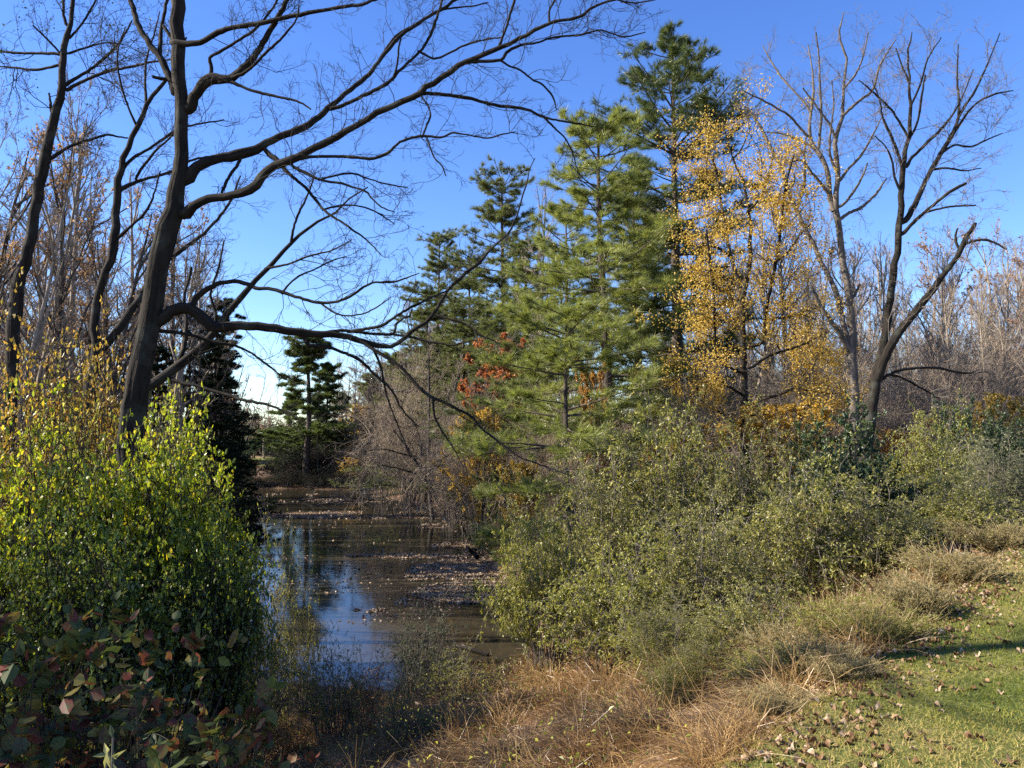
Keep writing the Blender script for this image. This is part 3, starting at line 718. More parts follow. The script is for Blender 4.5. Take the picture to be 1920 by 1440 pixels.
S3_L = [[(322, 712, 9), (345, 719, 8), (367, 723, 7), (400, 733, 7), (433, 743, 6), (465, 752, 6), (500, 758, 5), (525, 768, 4), (547, 778, 3), (570, 795, 2)],
        [(545, 460, 6), (550, 430, 5), (560, 400, 5), (575, 370, 4), (590, 330, 3)],
        [(500, 503, 5), (540, 495, 4), (580, 480, 4), (620, 470, 3), (660, 450, 2)],
        [(400, 630, 8), (405, 590, 6), (395, 550, 5), (410, 500, 4), (420, 450, 3)],
        [(330, 690, 12), (345, 650, 10), (350, 600, 8), (345, 560, 7), (360, 500, 5)]]
traced_tree('bare_tree', 'slim grey tree leaning far right from behind the large dark trunk', 'tree', 13.0, S3_T, S3_L, M['bark_dark'], M['twig_dark'], 14, 10, 0, 1.3, (1.2, .45, .5), .0045)

A_T = [(1602, 815, 23), (1601, 770, 21), (1600, 713, 20), (1598, 653, 19), (1597, 607, 16), (1590, 547, 15), (1578, 478, 14), (1570, 410, 14), (1564, 390, 14), (1570, 360, 12), (1570, 317, 11), (1567, 260, 10), (1580, 217, 8), (1582, 167, 6), (1587, 110, 5), (1573, 63, 4), (1582, 25, 2)]
A_L = [[(1562, 392, 13), (1556, 365, 12), (1550, 317, 11), (1533, 283, 10), (1527, 277, 9), (1518, 250, 8), (1520, 213, 7), (1525, 173, 5), (1523, 130, 3), (1515, 85, 2)],
       [(1580, 217, 7), (1595, 203, 6), (1613, 187, 5), (1637, 167, 5), (1650, 123, 4), (1680, 73, 2)],
       [(1527, 277, 6), (1510, 268, 5), (1493, 260, 5), (1465, 250, 4), (1427, 247, 2)],
       [(1518, 258, 6), (1500, 240, 5), (1480, 217, 5), (1460, 205, 4), (1440, 193, 4), (1393, 170, 2)],
       [(1520, 213, 5), (1510, 195, 5), (1497, 180, 4), (1467, 147, 4), (1443, 110, 3), (1430, 85, 2)],
       [(1535, 277, 6), (1538, 240, 5), (1540, 213, 5), (1537, 150, 4), (1535, 100, 3), (1530, 60, 2)],
       [(1567, 262, 6), (1555, 232, 5), (1540, 212, 4), (1528, 195, 4), (1505, 165, 3)],
       [(1596, 660, 14), (1585, 643, 12), (1573, 620, 11), (1560, 605, 10), (1548, 588, 9), (1537, 570, 8), (1528, 550, 6), (1521, 537, 6)],
       [(1590, 640, 13), (1582, 610, 11), (1573, 567, 11), (1557, 523, 10), (1537, 488, 10), (1530, 467, 10), (1510, 430, 9), (1493, 393, 9), (1473, 353, 8), (1467, 320, 7), (1440, 267, 6), (1423, 233, 5), (1405, 210, 3), (1388, 192, 2)],
       [(1494, 392, 7), (1507, 350, 6), (1509, 320, 5), (1508, 290, 4), (1512, 250, 3)],
       [(1473, 355, 5), (1485, 350, 5), (1490, 335, 4), (1488, 325, 3)],
       [(1577, 410, 8), (1590, 400, 7), (1613, 390, 6), (1630, 376, 5), (1643, 363, 5), (1652, 350, 4), (1662, 335, 2)],
       [(1572, 388, 6), (1585, 380, 5), (1600, 360, 5), (1615, 335, 4), (1627, 305, 3)],
       [(1575, 338, 6), (1590, 318, 5), (1613, 293, 5), (1630, 265, 4), (1643, 240, 3), (1655, 215, 2)],
       [(1560, 372, 6), (1540, 345, 6), (1515, 315, 5), (1505, 300, 4), (1480, 305, 3)],
       [(1582, 165, 4), (1600, 145, 4), (1617, 110, 3), (1628, 60, 2)],
       [(1572, 330, 5), (1556, 290, 5), (1557, 250, 4), (1563, 200, 3), (1560, 150, 2)],
       [(1597, 560, 7), (1605, 548, 6), (1612, 533, 4)]]
traced_tree('bare_tree', 'tall bare tree with pale lit trunk standing beside the yellow maple', 'tree', 22.0, A_T, A_L, M['bark_pale'], M['twig_grey'], 15, 12, 0, 1.0, (1.7, .5, .5), .006)
B_T = [(1622, 850, 25), (1628, 820, 24), (1633, 780, 24), (1637, 745, 23), (1642, 715, 22), (1650, 667, 19), (1663, 613, 17), (1668, 570, 16), (1671, 540, 15), (1680, 480, 14), (1687, 417, 14), (1690, 360, 13), (1693, 320, 12), (1697, 285, 10), (1703, 258, 9), (1708, 200, 7), (1704, 150, 5), (1703, 93, 4), (1710, 60, 2)]
B_L = [[(1643, 715, 22), (1652, 690, 21), (1663, 663, 20), (1675, 640, 19), (1690, 617, 18), (1710, 592, 18), (1730, 567, 17), (1748, 545, 15), (1763, 523, 14), (1783, 498, 12), (1800, 472, 12), (1813, 443, 11), (1830, 418, 9)],
       [(1693, 322, 8), (1688, 300, 7), (1680, 277, 6), (1667, 247, 6), (1655, 220, 4), (1650, 190, 3), (1635, 150, 2)],
       [(1703, 258, 5), (1690, 235, 5), (1670, 205, 4), (1645, 180, 4), (1610, 150, 2)],
       [(1688, 418, 13), (1700, 410, 13), (1712, 390, 13), (1723, 367, 12), (1735, 340, 11), (1747, 317, 11), (1767, 283, 10), (1787, 247, 8), (1797, 220, 7), (1798, 185, 5), (1795, 150, 4), (1797, 83, 2)],
       [(1797, 220, 5), (1812, 195, 5), (1827, 173, 5), (1840, 145, 4), (1853, 117, 3), (1875, 62, 2)],
       [(1780, 265, 6), (1800, 232, 5), (1827, 197, 4), (1863, 177, 4), (1900, 170, 2)],
       [(1700, 312, 8), (1710, 295, 7), (1723, 283, 7), (1740, 265, 6), (1760, 247, 6), (1787, 213, 4), (1805, 180, 3), (1825, 130, 2)],
       [(1690, 440, 9), (1705, 425, 8), (1720, 410, 8), (1747, 387, 7), (1780, 360, 6), (1795, 352, 6), (1812, 343, 5)],
       [(1735, 398, 5), (1760, 392, 4), (1785, 387, 4), (1830, 385, 3)],
       [(1652, 712, 7), (1668, 702, 6), (1693, 693, 6), (1725, 690, 5), (1760, 690, 5), (1790, 697, 4), (1813, 700, 4), (1853, 697, 2)],
       [(1672, 703, 5), (1690, 708, 4), (1713, 720, 4), (1740, 735, 3), (1763, 748, 2)],
       [(1707, 200, 4), (1725, 160, 4), (1740, 110, 3), (1765, 70, 2)],
       [(1703, 150, 4), (1690, 120, 3), (1680, 90, 2)],
       [(1704, 262, 5), (1720, 230, 4), (1728, 180, 4), (1735, 140, 3)],
       [(1762, 290, 5), (1790, 272, 4), (1820, 275, 4), (1850, 262, 3), (1880, 250, 2)],
       [(1748, 318, 5), (1775, 315, 4), (1810, 320, 3), (1840, 315, 2)],
       [(1805, 460, 6), (1825, 452, 5), (1850, 450, 5), (1870, 458, 4), (1888, 468, 3)],
       [(1800, 470, 5), (1793, 455, 5), (1792, 440, 4), (1796, 428, 3)],
       [(1690, 360, 6), (1678, 335, 5), (1672, 300, 4), (1660, 275, 3), (1640, 255, 2)]]
traced_tree('bare_tree', 'two-armed bare tree with a dark broken-off snag leaning right', 'tree', 21.0, B_T, B_L, M['bark_dark'], M['twig_grey'], 16, 12, 0, 1.0, (1.7, .5, .5), .006)

# a maple still half in yellow leaf
MP_T = [(1397, 840, 26), (1396, 800, 22), (1395, 740, 21), (1394, 690, 20), (1392, 620, 18), (1393, 560, 16), (1405, 500, 13), (1408, 450, 11), (1405, 400, 9), (1395, 350, 7), (1375, 300, 5), (1360, 250, 3), (1355, 225, 2)]
MP_L = [[(1393, 560, 14), (1385, 530, 12), (1370, 480, 10), (1360, 430, 9), (1352, 380, 7), (1345, 330, 5), (1330, 280, 3), (1322, 245, 2)],
        [(1400, 650, 13), (1430, 640, 11), (1435, 590, 11), (1445, 540, 10), (1455, 490, 9), (1465, 420, 7), (1470, 370, 5), (1480, 320, 4), (1490, 290, 2)],
        [(1395, 700, 9), (1370, 690, 8), (1345, 670, 7), (1340, 600, 7), (1338, 540, 6), (1330, 480, 5), (1325, 430, 3)],
        [(1402, 760, 9), (1430, 750, 7), (1460, 740, 6), (1490, 730, 5), (1530, 735, 4), (1570, 738, 2)],
        [(1400, 785, 8), (1425, 770, 7), (1450, 762, 6), (1480, 765, 5), (1520, 760, 4), (1555, 770, 3), (1600, 775, 2)],
        [(1392, 740, 8), (1365, 725, 7), (1340, 722, 5), (1310, 728, 4), (1290, 730, 3)],
        [(1390, 800, 8), (1365, 785, 7), (1345, 770, 5), (1315, 760, 4), (1290, 765, 3)],
        [(1408, 690, 7), (1440, 668, 6), (1480, 655, 5), (1520, 640, 4), (1550, 622, 3)],
        [(1435, 600, 7), (1470, 595, 6), (1500, 590, 5), (1530, 600, 3)],
        [(1390, 620, 7), (1365, 600, 6), (1335, 585, 5), (1310, 590, 3)],
        [(1455, 490, 6), (1480, 470, 5), (1500, 440, 4), (1520, 420, 2)],
        [(1370, 480, 6), (1345, 465, 5), (1320, 460, 4), (1300, 470, 2)],
        [(1400, 400, 5), (1425, 370, 4), (1440, 330, 4), (1450, 290, 2)],
        [(1350, 370, 5), (1330, 350, 4), (1310, 330, 3)],
        [(1372, 300, 4), (1390, 280, 3), (1400, 255, 2)]]
traced_tree('maple_tree', 'many-stemmed maple with golden yellow leaves left of the tall bare trees', 'tree', 24.0, MP_T, MP_L, M['bark_dark'], M['twig_dark'], 17, 12, 0, 1.6, (2.5, .55, .5), .005, leaf=(820, .078, M['lf_yellow'], 'foliage'), drift=.7, wk=.66)
LT_T = [(834, 962, 10), (818, 935, 9), (803, 908, 8), (788, 880, 7), (774, 856, 6), (758, 832, 5), (738, 806, 3)]
LT_L = [[(803, 908, 5), (790, 895, 4), (770, 885, 4), (745, 878, 3), (715, 872, 2)], [(788, 880, 5), (790, 850, 4), (785, 815, 3), (770, 780, 2)], [(774, 856, 4), (750, 850, 3), (720, 842, 3), (690, 845, 2)], [(818, 935, 4), (822, 900, 4), (815, 860, 3), (820, 820, 2)]]
traced_tree('bare_tree', 'small dark trunk leaning left over the water from the right bank', 'tree', 41.0, LT_T, LT_L, M['bark_dark'], M['twig_grey'], 18, 8, 0, 1.0, (2.2, .5, .5), .008)
# ---------------------------------------------------------------- pines and conifers
def at(root, px, d, top_py, H, rz=0.0, wide=1.0, sink=0.0, **k):
    """stand a copy (or the original, when never placed) of a tree built H metres tall at column px, d metres off, with its top at row top_py"""
    p = onground(px, d); s = (zat(top_py, d) - p[2] + sink) / H
    if not root.get('placed'):
        root['placed'] = 1; root.location = (p[0], d, p[2] - sink); root.rotation_euler = (0, 0, rz); root.scale = (s * wide, s * wide, s)
        for key, v in (('label', k.get('label')), ('group', k.get('group')), ('category', k.get('cat'))):
            if v: root[key] = v
        if k.get('mats'):
            for ch in root.children:
                nm = ch.name.split('.')[0]
                if nm in k['mats']: ch.material_slots[0].link = 'OBJECT'; ch.material_slots[0].material = k['mats'][nm]
        return root
    r = dup(root, (p[0], d, p[2] - sink), rz, (s * wide, s * wide, s), k.get('label'), k.get('group'), k.get('mats'), k.get('cat'))
    return r

GP = 'pines around the pond'
giant = pine_proto(31, 21.5, .34, .24, 4.0, lambda u: (.72 + .42 * math.sin(u * 2.8)) * (1 - u ** 4 * .6) * (.75 if .25 < u < .40 else 1), 28, 6, M['needle'], M['bark_pine'], 19, 5, 7, .30, .016, -.12, .5, skip=.42)
at(giant, 1272, 35, 84, 21.5, .6, label='tallest pine, rising dark green above everything beside the yellow maple', group=GP)
second = pine_proto(32, 17, .24, .10, 4.3, lambda u: (1 - u * .6) * (.85 + .2 * math.sin(u * 23)), 23, 6, M['needle_lime'], M['bark_pine'], 16, 5, 7, .32, .013, -.2, .45, ub=.1, spread=.5, skip=.42, lean=(.02, 0))
at(second, 1140, 29, 225, 17, 2.1, 1.2, label='broad soft green pine just left of the tallest pine', group=GP)
low = pine_proto(33, 8.5, .13, .12, 4.2, lambda u: (1 - u * .6), 12, 5, M['needle_lime'], M['bark_pine'], 24, 6, 7, .28, .011, -.24, .45, ub=.05, spread=.5, skip=.3, trop=.015)
at(low, 1062, 22.5, 590, 8.5, .9, 1.2, label='small bright green pine with drooping lower boughs over the right bank', group=GP)
third = pine_proto(34, 18.5, .26, .14, 4.5, lambda u: (1 - u * .62) * (.85 + .2 * math.sin(u * 19 + 1)), 29, 6, M['needle_olive'], M['bark_pine'], 15, 4, 6, .30, .02, -.1, .5, skip=.25)
at(third, 942, 50, 335, 18.5, .2, 1.15, label='narrow-topped olive pine left of the broad soft green pine', group=GP)
at(third, 820, 57, 442, 18.5, 2.2, .9, label='olive pine with the small rounded top, farthest left of the olive pines', group=GP)
at(third, 1010, 44, 520, 18.5, 4.0, 1.3, label='short olive pine behind the red-leaved tree', group=GP)
at(third, 868, 46, 575, 18.5, 1.1, 1.5, label='low wide olive pine on the right bank behind the grey thicket', group=GP)
at(third, 985, 47, 455, 18.5, 2.7, 1.2, label='middle-height olive pine right of the narrow-topped olive pine', group=GP)
at(third, 880, 53, 480, 18.5, 5.7, 1.1, label='olive pine between the narrow-topped and the small round-topped ones', group=GP)
at(second, 1205, 33, 330, 17, 3.3, 1.0, label='green pine filling the gap between the two tallest green pines', group=GP)
at(third, 800, 50, 545, 18.5, 5.1, 1.6, label='wide olive pine above the grey weeping thicket', group=GP)
at(third, 925, 42, 600, 18.5, 3.3, 1.6, label='wide olive pine just left of the red-leaved tree', group=GP)
at(second, 1065, 33, 395, 17, 4.4, 1.0, label='green pine half hidden between the olive pine and the broad soft green pine', group=GP)
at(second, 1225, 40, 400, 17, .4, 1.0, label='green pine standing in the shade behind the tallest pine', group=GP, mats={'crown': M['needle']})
at(low, 985, 31, 660, 8.5, 3.0, 1.1, label='young green pine below the red-leaved tree', group=GP, mats={'crown': M['needle_olive']})
far = pine_proto(35, 13, .2, .36, 3.1, lambda u: (1 - u * .68) * (.7 + .4 * math.sin(u * 17)), 15, 5, M['needle'], M['bark_pine'], 14, 6, 5, .36, .05, -.12, .55, skip=.3)
at(far, 577, 70, 622, 13, .3, 1.75, label='dark pine standing alone on the far shore against the sky', group='pines on the far shore')
at(far, 612, 73, 680, 13, 2.3, 1.2, label='thin pine close behind the lone dark far-shore pine', group='pines on the far shore')
at(far, 545, 76, 745, 13, 4.3, 1.3, label='short pine to the left of the lone dark far-shore pine', group='pines on the far shore')
at(far, 690, 77, 700, 13, 1.4, 1.2, label='pine on the far shore right of the bare far-shore trunk', group='pines on the far shore', mats={'crown': M['needle_olive']})
at(far, 745, 74, 660, 13, 5.0, 1.3, label='wide pine at the far right corner of the pond', group='pines on the far shore', mats={'crown': M['needle_olive']})
GQ = 'pines behind the far shore'
LQ = ('between the straight far-shore trunk and the lone dark pine', 'right behind the straight far-shore trunk', 'behind the far right corner of the pond', 'close behind the thin far-shore pine', 'beyond the bright clearing', 'beyond the grey weeping thicket', 'far behind the golden far-shore tree', 'left behind the lone dark pine', 'left of the small round-topped olive pine')
for k, (px, d, top) in enumerate([(640, 86, 735), (700, 92, 720), (765, 84, 700), (600, 95, 765), (520, 98, 800), (820, 80, 640), (735, 100, 690), (560, 92, 790), (790, 96, 650)]):
    at(far, px, d, top, 13, k * 1.9, 1.5, label='distant pine ' + LQ[k], group=GQ, mats={'crown': M['needle_olive']} if k % 2 else None)
at(far, 478, 100, 775, 13, 5.5, 1.5, label='small distant evergreen beside the bright clearing', group='pines on the far shore')
hem = pine_proto(36, 11, .17, .04, 2.6, lambda u: (1 - u * .8) * (.85 + .25 * math.sin(u * 15)), 24, 7, M['needle_dark'], M['bark_dark'], 15, 6, 5, .17, .022, -.15, .35, name='hemlock_tree', skip=.1, trop=-.01)
GH = 'dark hemlocks on the left bank'
for px, d, top, rz, w, lab in ((412, 36, 560, .4, 1.1, 'tallest dark hemlock, its edge against the sky at the left bank'), (400, 27, 640, 2.0, 1.0, 'dark hemlock right behind the bright green bush'),
                               (350, 31, 590, 3.4, 1.1, 'dark hemlock just right of the large dark trunk'), (422, 44, 660, 5.0, 1.15, 'hemlock reaching over the water at the far left bank'),
                               (372, 21, 760, 1.2, .9, 'low dark hemlock at the left waterline'), (290, 26, 650, .9, 1.1, 'dark hemlock hidden behind the large dark trunk'), (432, 58, 745, .2, 1.2, 'farthest dark hemlock on the left bank')):
    at(hem, px, d, top, 11, rz, w, label=lab, group=GH, cat='hemlock')

# ---------------------------------------------------------------- bare woods
pA = bare_proto(41, 15, .17, .3, .34, 17, M['bark_wood'], M['twig_pale'], .007, n3=4)
pB = bare_proto(42, 15, .15, .42, .30, 14, M['bark_wood'], M['twig_pale'], .007, n3=4)
pC = bare_proto(43, 15, .16, .25, .33, 18, M['bark_mid'], M['twig_grey'], .008, leafn=1700, leafm=M['lf_tan'], lsz=.10)
pD = bare_proto(44, 14, .13, .3, .3, 12, M['bark_wood'], M['twig_grey'], .008, stems=3)
pE = bare_proto(45, 13, .17, .3, .4, 16, M['bark_wood'], M['twig_rust'], .009, leafn=1600, leafm=M['lf_tan'], lsz=.11)
r = rng_(77)
GR = 'bare trees of the right-hand wood'
rows = []
for px in np.linspace(1330, 2010, 30): rows.append((px + r.normal() * 9, r.uniform(34, 50), 455 + r.normal() * 40 - 30 * abs(px - 1640) / 300))
for px in np.linspace(1250, 2050, 30): rows.append((px + r.normal() * 12, r.uniform(55, 80), 510 + r.normal() * 35))
for px in (1770, 1850, 1905, 1960): rows.append((px, r.uniform(27, 32), 470 + r.normal() * 40))
LOOK = ('pale wide-crowned bare tree', 'slim pale bare tree', 'three-stemmed grey bare tree', 'bare tree with rust-tinted twigs', 'slim bare tree')
def spot(px):
    for lim, w in ((1345, 'behind the tallest pine'), (1400, 'behind the golden maple'), (1470, 'right of the golden maple'), (1560, 'left of the tall pale-trunked bare tree'), (1650, 'behind the two tall bare trees'), (1730, 'under the broken-off snag'),
                   (1800, 'behind the pale olive bush'), (1870, 'above the dark evergreen bushes'), (1930, 'at the right edge'), (9999, 'just beyond the right edge')):
        if px < lim: return w
for k, (px, d, top) in enumerate(rows):
    deep = 'farther back' if d > 52 else ('in front' if d < 33 else 'standing')
    at((pA, pB, pD, pE, pB)[k % 5], px, d, top, (15, 15, 14, 13, 15)[k % 5], r.random() * 6.28, r.uniform(.8, 1.05), label=LOOK[k % 5] + ' ' + deep + ' ' + spot(px), group=GR)
GM = 'bare trees among the pines'
for k, (px, d, top, w) in enumerate([(1015, 40, 330, 'right beside the narrow-topped olive pine'), (1045, 46, 400, 'left of the broad soft green pine'), (1085, 38, 420, 'in front of the broad soft green pine'), (905, 52, 520, 'left under the narrow-topped olive pine'), (780, 60, 520, 'left of the small round-topped olive pine'), (850, 62, 560, 'under the small round-topped olive pine'),
                                     (1190, 45, 430, 'between the two tallest green pines'), (1330, 38, 420, 'between tallest pine and golden maple'), (1240, 50, 500, 'right behind the tallest pine trunk'), (965, 58, 470, 'behind the narrow-topped olive pine'), (720, 66, 610, 'at the far right corner of the pond'), (1130, 60, 560, 'behind the broad soft green pine'), (815, 43, 600, 'at the waterline by the grey weeping thicket'), (842, 41, 640, 'on the bank beside the lemon-yellow tree'), (770, 52, 640, 'rising from the grey weeping thicket')]):
    at((pB, pA, pD)[k % 3], px, d, top, (15, 15, 14)[k % 3], r.random() * 6.28, 1.15 if d in (43, 41, 52) and px < 900 else .75, label='grey bare tree ' + w, group=GM, mats={'trunk': M['bark_mid']})
GL = 'bare trees of the left-hand wood'
LK = ('bare tree with pinkish tan leaf remnants', 'three-stemmed thin bare tree', 'tan-leaved slender tree', 'slim grey bare tree')
def spotl(px):
    for lim, w in ((-5, 'at the very left edge'), (50, 'left of the vine-wrapped tree'), (100, 'behind the vine-wrapped tree'), (160, 'right of the vine-wrapped tree'), (215, 'behind the forked grey tree'), (260, 'right of the forked grey tree'), (320, 'behind the large dark trunk'), (365, 'just right of the large dark trunk'), (9999, 'above the dark hemlocks')):
        if px < lim: return w
for k, (px, d, top) in enumerate([(-60, 22, 120), (-15, 26, 240), (40, 30, 330), (75, 24, 300), (130, 28, 330), (110, 36, 380), (165, 33, 360), (205, 30, 400), (245, 38, 420), (290, 34, 430), (330, 40, 470), (20, 40, 400), (375, 45, 500), (-110, 30, 200), (410, 52, 545), (-30, 45, 380), (150, 48, 430), (60, 52, 440), (228, 22, 330), (352, 27, 440), (5, 34, 350), (95, 44, 420), (190, 52, 450), (265, 50, 470), (310, 55, 490), (15, 21, 150), (60, 27, 220), (150, 25, 210), (185, 22, 250), (270, 24, 300), (330, 30, 330), (380, 33, 400), (120, 21, 160), (-40, 19, 60), (400, 38, 450), (240, 29, 290), (445, 60, 560)]):
    at((pC, pD, pC, pB)[k % 4], px, d, top, (15, 14, 15, 15)[k % 4], r.random() * 6.28, r.uniform(.85, 1.1), label=LK[k % 4] + (' farther back ' if d > 39 else ' ') + spotl(px) + (', tallest there' if top < 200 else (', low' if top > 420 else '')), group=GL, mats={'crown': M['twig_grey']} if k % 4 == 3 else None)
at(pB, 660, 69, 660, 15, 1.0, .8, label='single straight bare trunk at the far shore right of the lone dark pine')
at(pA, 627, 82, 640, 15, 2.0, .8, label='thin bare tree behind the far shore between lone pine and bare trunk')
GF = 'distant trees beyond the far shore'
def spotf(px):
    for lim, w in ((470, 'left of the bright clearing'), (530, 'above the bright clearing'), (600, 'behind the lone dark pine'), (680, 'behind the straight far-shore trunk'), (780, 'behind the far right corner of the pond'), (900, 'beyond the grey weeping thicket'), (1020, 'beyond the red-leaved tree'), (1180, 'beyond the soft green pines'), (9999, 'beyond the tallest pine')):
        if px < lim: return w
for k in range(28):
    px = 430 + k * 20 + r.normal() * 6
    at(pE, px, r.uniform(88, 135), 752 + r.normal() * 12 - (70 if px > 620 else 0) - (80 if px > 800 else 0), 13, r.random() * 6.28, r.uniform(1.3, 1.9), label=('rust-tinged far tree ', 'taller rust-tinged far tree ', 'wide rust-tinged far tree ')[k % 3] + spotf(px), group=GF)
for px, d, top, w in ((600, 70, 700, 'left of the straight bare trunk'), (637, 73, 715, 'close left of the straight bare trunk'), (695, 69, 690, 'close right of the straight bare trunk'), (725, 71, 670, 'by the far right corner of the pond'), (750, 66, 650, 'behind the grey weeping thicket')):
    at(pB, px, d, top, 15, r.random() * 6.28, .8, label='slender far-shore bare tree ' + w, group='bare trees on the far shore', mats={'trunk': M['bark_mid']})
# leafy colour trees
red = bare_proto(46, 8, .11, .25, .5, 22, M['bark_mid'], M['twig_grey'], .006, leafn=30000, leafm=M['lf_red'], lsz=.10)
at(red, 942, 33, 612, 8, 2.0, 1.1, label='rust-red leaved tree among the green pines', cat='tree')
at(red, 1112, 26.5, 645, 8, 2.5, .5, label='narrow column of rust-orange leaves climbing between soft green boughs', cat='tree', mats={'foliage': M['lf_orange']})
yel = bare_proto(47, 6, .07, .1, .45, 20, M['bark_mid'], M['twig_grey'], .005, leafn=15000, leafm=M['lf_yellow'], lsz=.085, stems=2)
GY = 'small yellow and orange trees'
for px, d, top, w, mt, lab in ((900, 30, 715, .8, 'lf_yellow', 'small lemon-yellow tree leaning out over the right shore'), (970, 26, 830, .9, 'lf_mustard', 'low orange-tan sapling behind the lowest pine bough'), (895, 36, 850, 1.0, 'lf_orange', 'orange sapling on the bank behind the lemon-yellow tree'),
                               (668, 75, 735, 1.5, 'lf_yellow', 'golden tree behind the straight bare trunk on the far shore'), (675, 68, 845, 2.6, 'lf_yellow', 'golden shrubby tree at the foot of the far-shore trunk'), (480, 80, 862, 1.8, 'lf_red', 'rust-red sapling in front of the bright clearing'),
                               (1310, 22, 735, .9, 'lf_yellow', 'yellow sapling at the left foot of the golden maple'), (1480, 23, 700, 1.3, 'lf_yellow', 'dull gold sapling between maple and tall bare tree'), (1240, 25, 800, 1.1, 'lf_orange', 'orange-brown sapling under the tallest pine'),
                               (1690, 24, 770, 1.3, 'lf_orange', 'orange sapling right of the two-armed bare tree'), (1790, 26, 745, 1.2, 'lf_orange', 'orange-brown sapling above the dark evergreen bush'), (1885, 24, 700, 1.2, 'lf_mustard', 'yellowish sapling at the right edge of the wood'), (1040, 30, 820, 1.2, 'lf_tan', 'tan-leaved sapling beneath the soft green boughs')):
    at(yel, px, d, top, 6, r.random() * 6.28, w, label=lab, group=GY, mats={'foliage': M[mt]}, cat='small tree')
# ---------------------------------------------------------------- shrubs
def shrub_at(root, px, d, top, hw, H, R, rz=0.0, depth=1.0, **k):
    """hw: half width in pixels; H, R: the prototype's height and radius"""
    p = onground(px, d); sz = (zat(top, d) - p[2]) / H; sx = hw / FPX * d / R
    if not root.get('placed'):
        root['placed'] = 1; root.location = tuple(p); root.rotation_euler = (0, 0, rz); root.scale = (sx, sx * depth, sz)
        for key, v in (('label', k.get('label')), ('group', k.get('group')), ('category', k.get('cat'))):
            if v: root[key] = v
        for ch in root.children:
            nm = ch.name.split('.')[0]
            if k.get('mats') and nm in k['mats']: ch.material_slots[0].link = 'OBJECT'; ch.material_slots[0].material = k['mats'][nm]
        return root
    return dup(root, p, rz, (sx, sx * depth, sz), k.get('label'), k.get('group'), k.get('mats'), k.get('cat'))

hon = shrub_proto(51, 1.6, 1.6, 3.2, 170, 24000, .064, .043, M['lf_bright'], M['twig_dark'], 7, 3, .2, rough=.6, out_=0, am=.6, ang1=1.25, name='honeysuckle_shrub', arch=.85, drop=.45, gr=-.05, round_=True)
hon2 = shrub_proto(52, 1.6, 1.6, 3.2, 170, 24000, .062, .042, M['lf_bright'], M['twig_dark'], 7, 3, .22, rough=.6, out_=0, am=.6, ang1=1.25, name='honeysuckle_shrub', hollow=.3, arch=.85, drop=.45, gr=-.05, round_=True)
GB = 'bright green bushes on the left bank'
for q, px, d, top, hw, rz, lab in ((hon, 270, 8.6, 795, 175, .3, 'tallest bright yellow-green bush, in front of the large dark trunk'), (hon2, 60, 7.6, 850, 190, 1.3, 'bright green bush at the left edge of the photo'),
                                   (hon, 385, 9.4, 905, 115, 2.4, 'bright green bush jutting out toward the water'), (hon2, 175, 7.0, 985, 180, 3.9, 'shade-toned green bush in front of the taller yellow-green ones'),
                                   (hon, 400, 8.0, 1010, 120, 5.2, 'shaded green bush with yellow flecks at the pond corner')):
    shrub_at(q, px, d, top, hw, 3.2, 1.6, rz, label=lab, group=GB, mats={'foliage': M['lf_green_shade']} if 'green bush' in lab and 'yellow' not in lab.split('green bush')[0] and 'bright' not in lab else None)
thin = shrub_proto(53, 1.2, 1.2, 2.2, 60, 6000, .05, .024, M['lf_olive'], M['twig_grey'], 5, 3, .36, name='thin_shrub')
GT = 'thin shrubs at the near shore'
for px, d, top, hw, mt, lab in ((510, 11.5, 1030, 60, 'lf_olive2', 'sparse olive shrub standing against the bright water at left'), (575, 12.2, 1080, 45, 'lf_olive2', 'thin dark olive shrub in front of the tree reflections'), (480, 9.6, 1120, 85, 'lf_olive2', 'olive shrub below the pond corner bush'),
                                (635, 9.6, 1195, 75, 'lf_olive2', 'wispy low shrub at the centre of the near shore'), (795, 12.2, 1130, 85, 'lf_dark', 'dark green shrub with a few orange leaves at the water edge'), (860, 10.8, 1215, 90, 'lf_olive2', 'low yellowish shrub right of the dark shore shrub'),
                                (690, 9.8, 1235, 65, 'lf_orange', 'low shrub with pinkish orange leaves by the water'), (770, 8.4, 1275, 75, 'lf_olive2', 'small weedy shrub in the dry grass near the centre')):
    shrub_at(thin, px, d, top, hw, 2.2, 1.2, r.random() * 6.28, label=lab, group=GT, mats={'foliage': M[mt]})

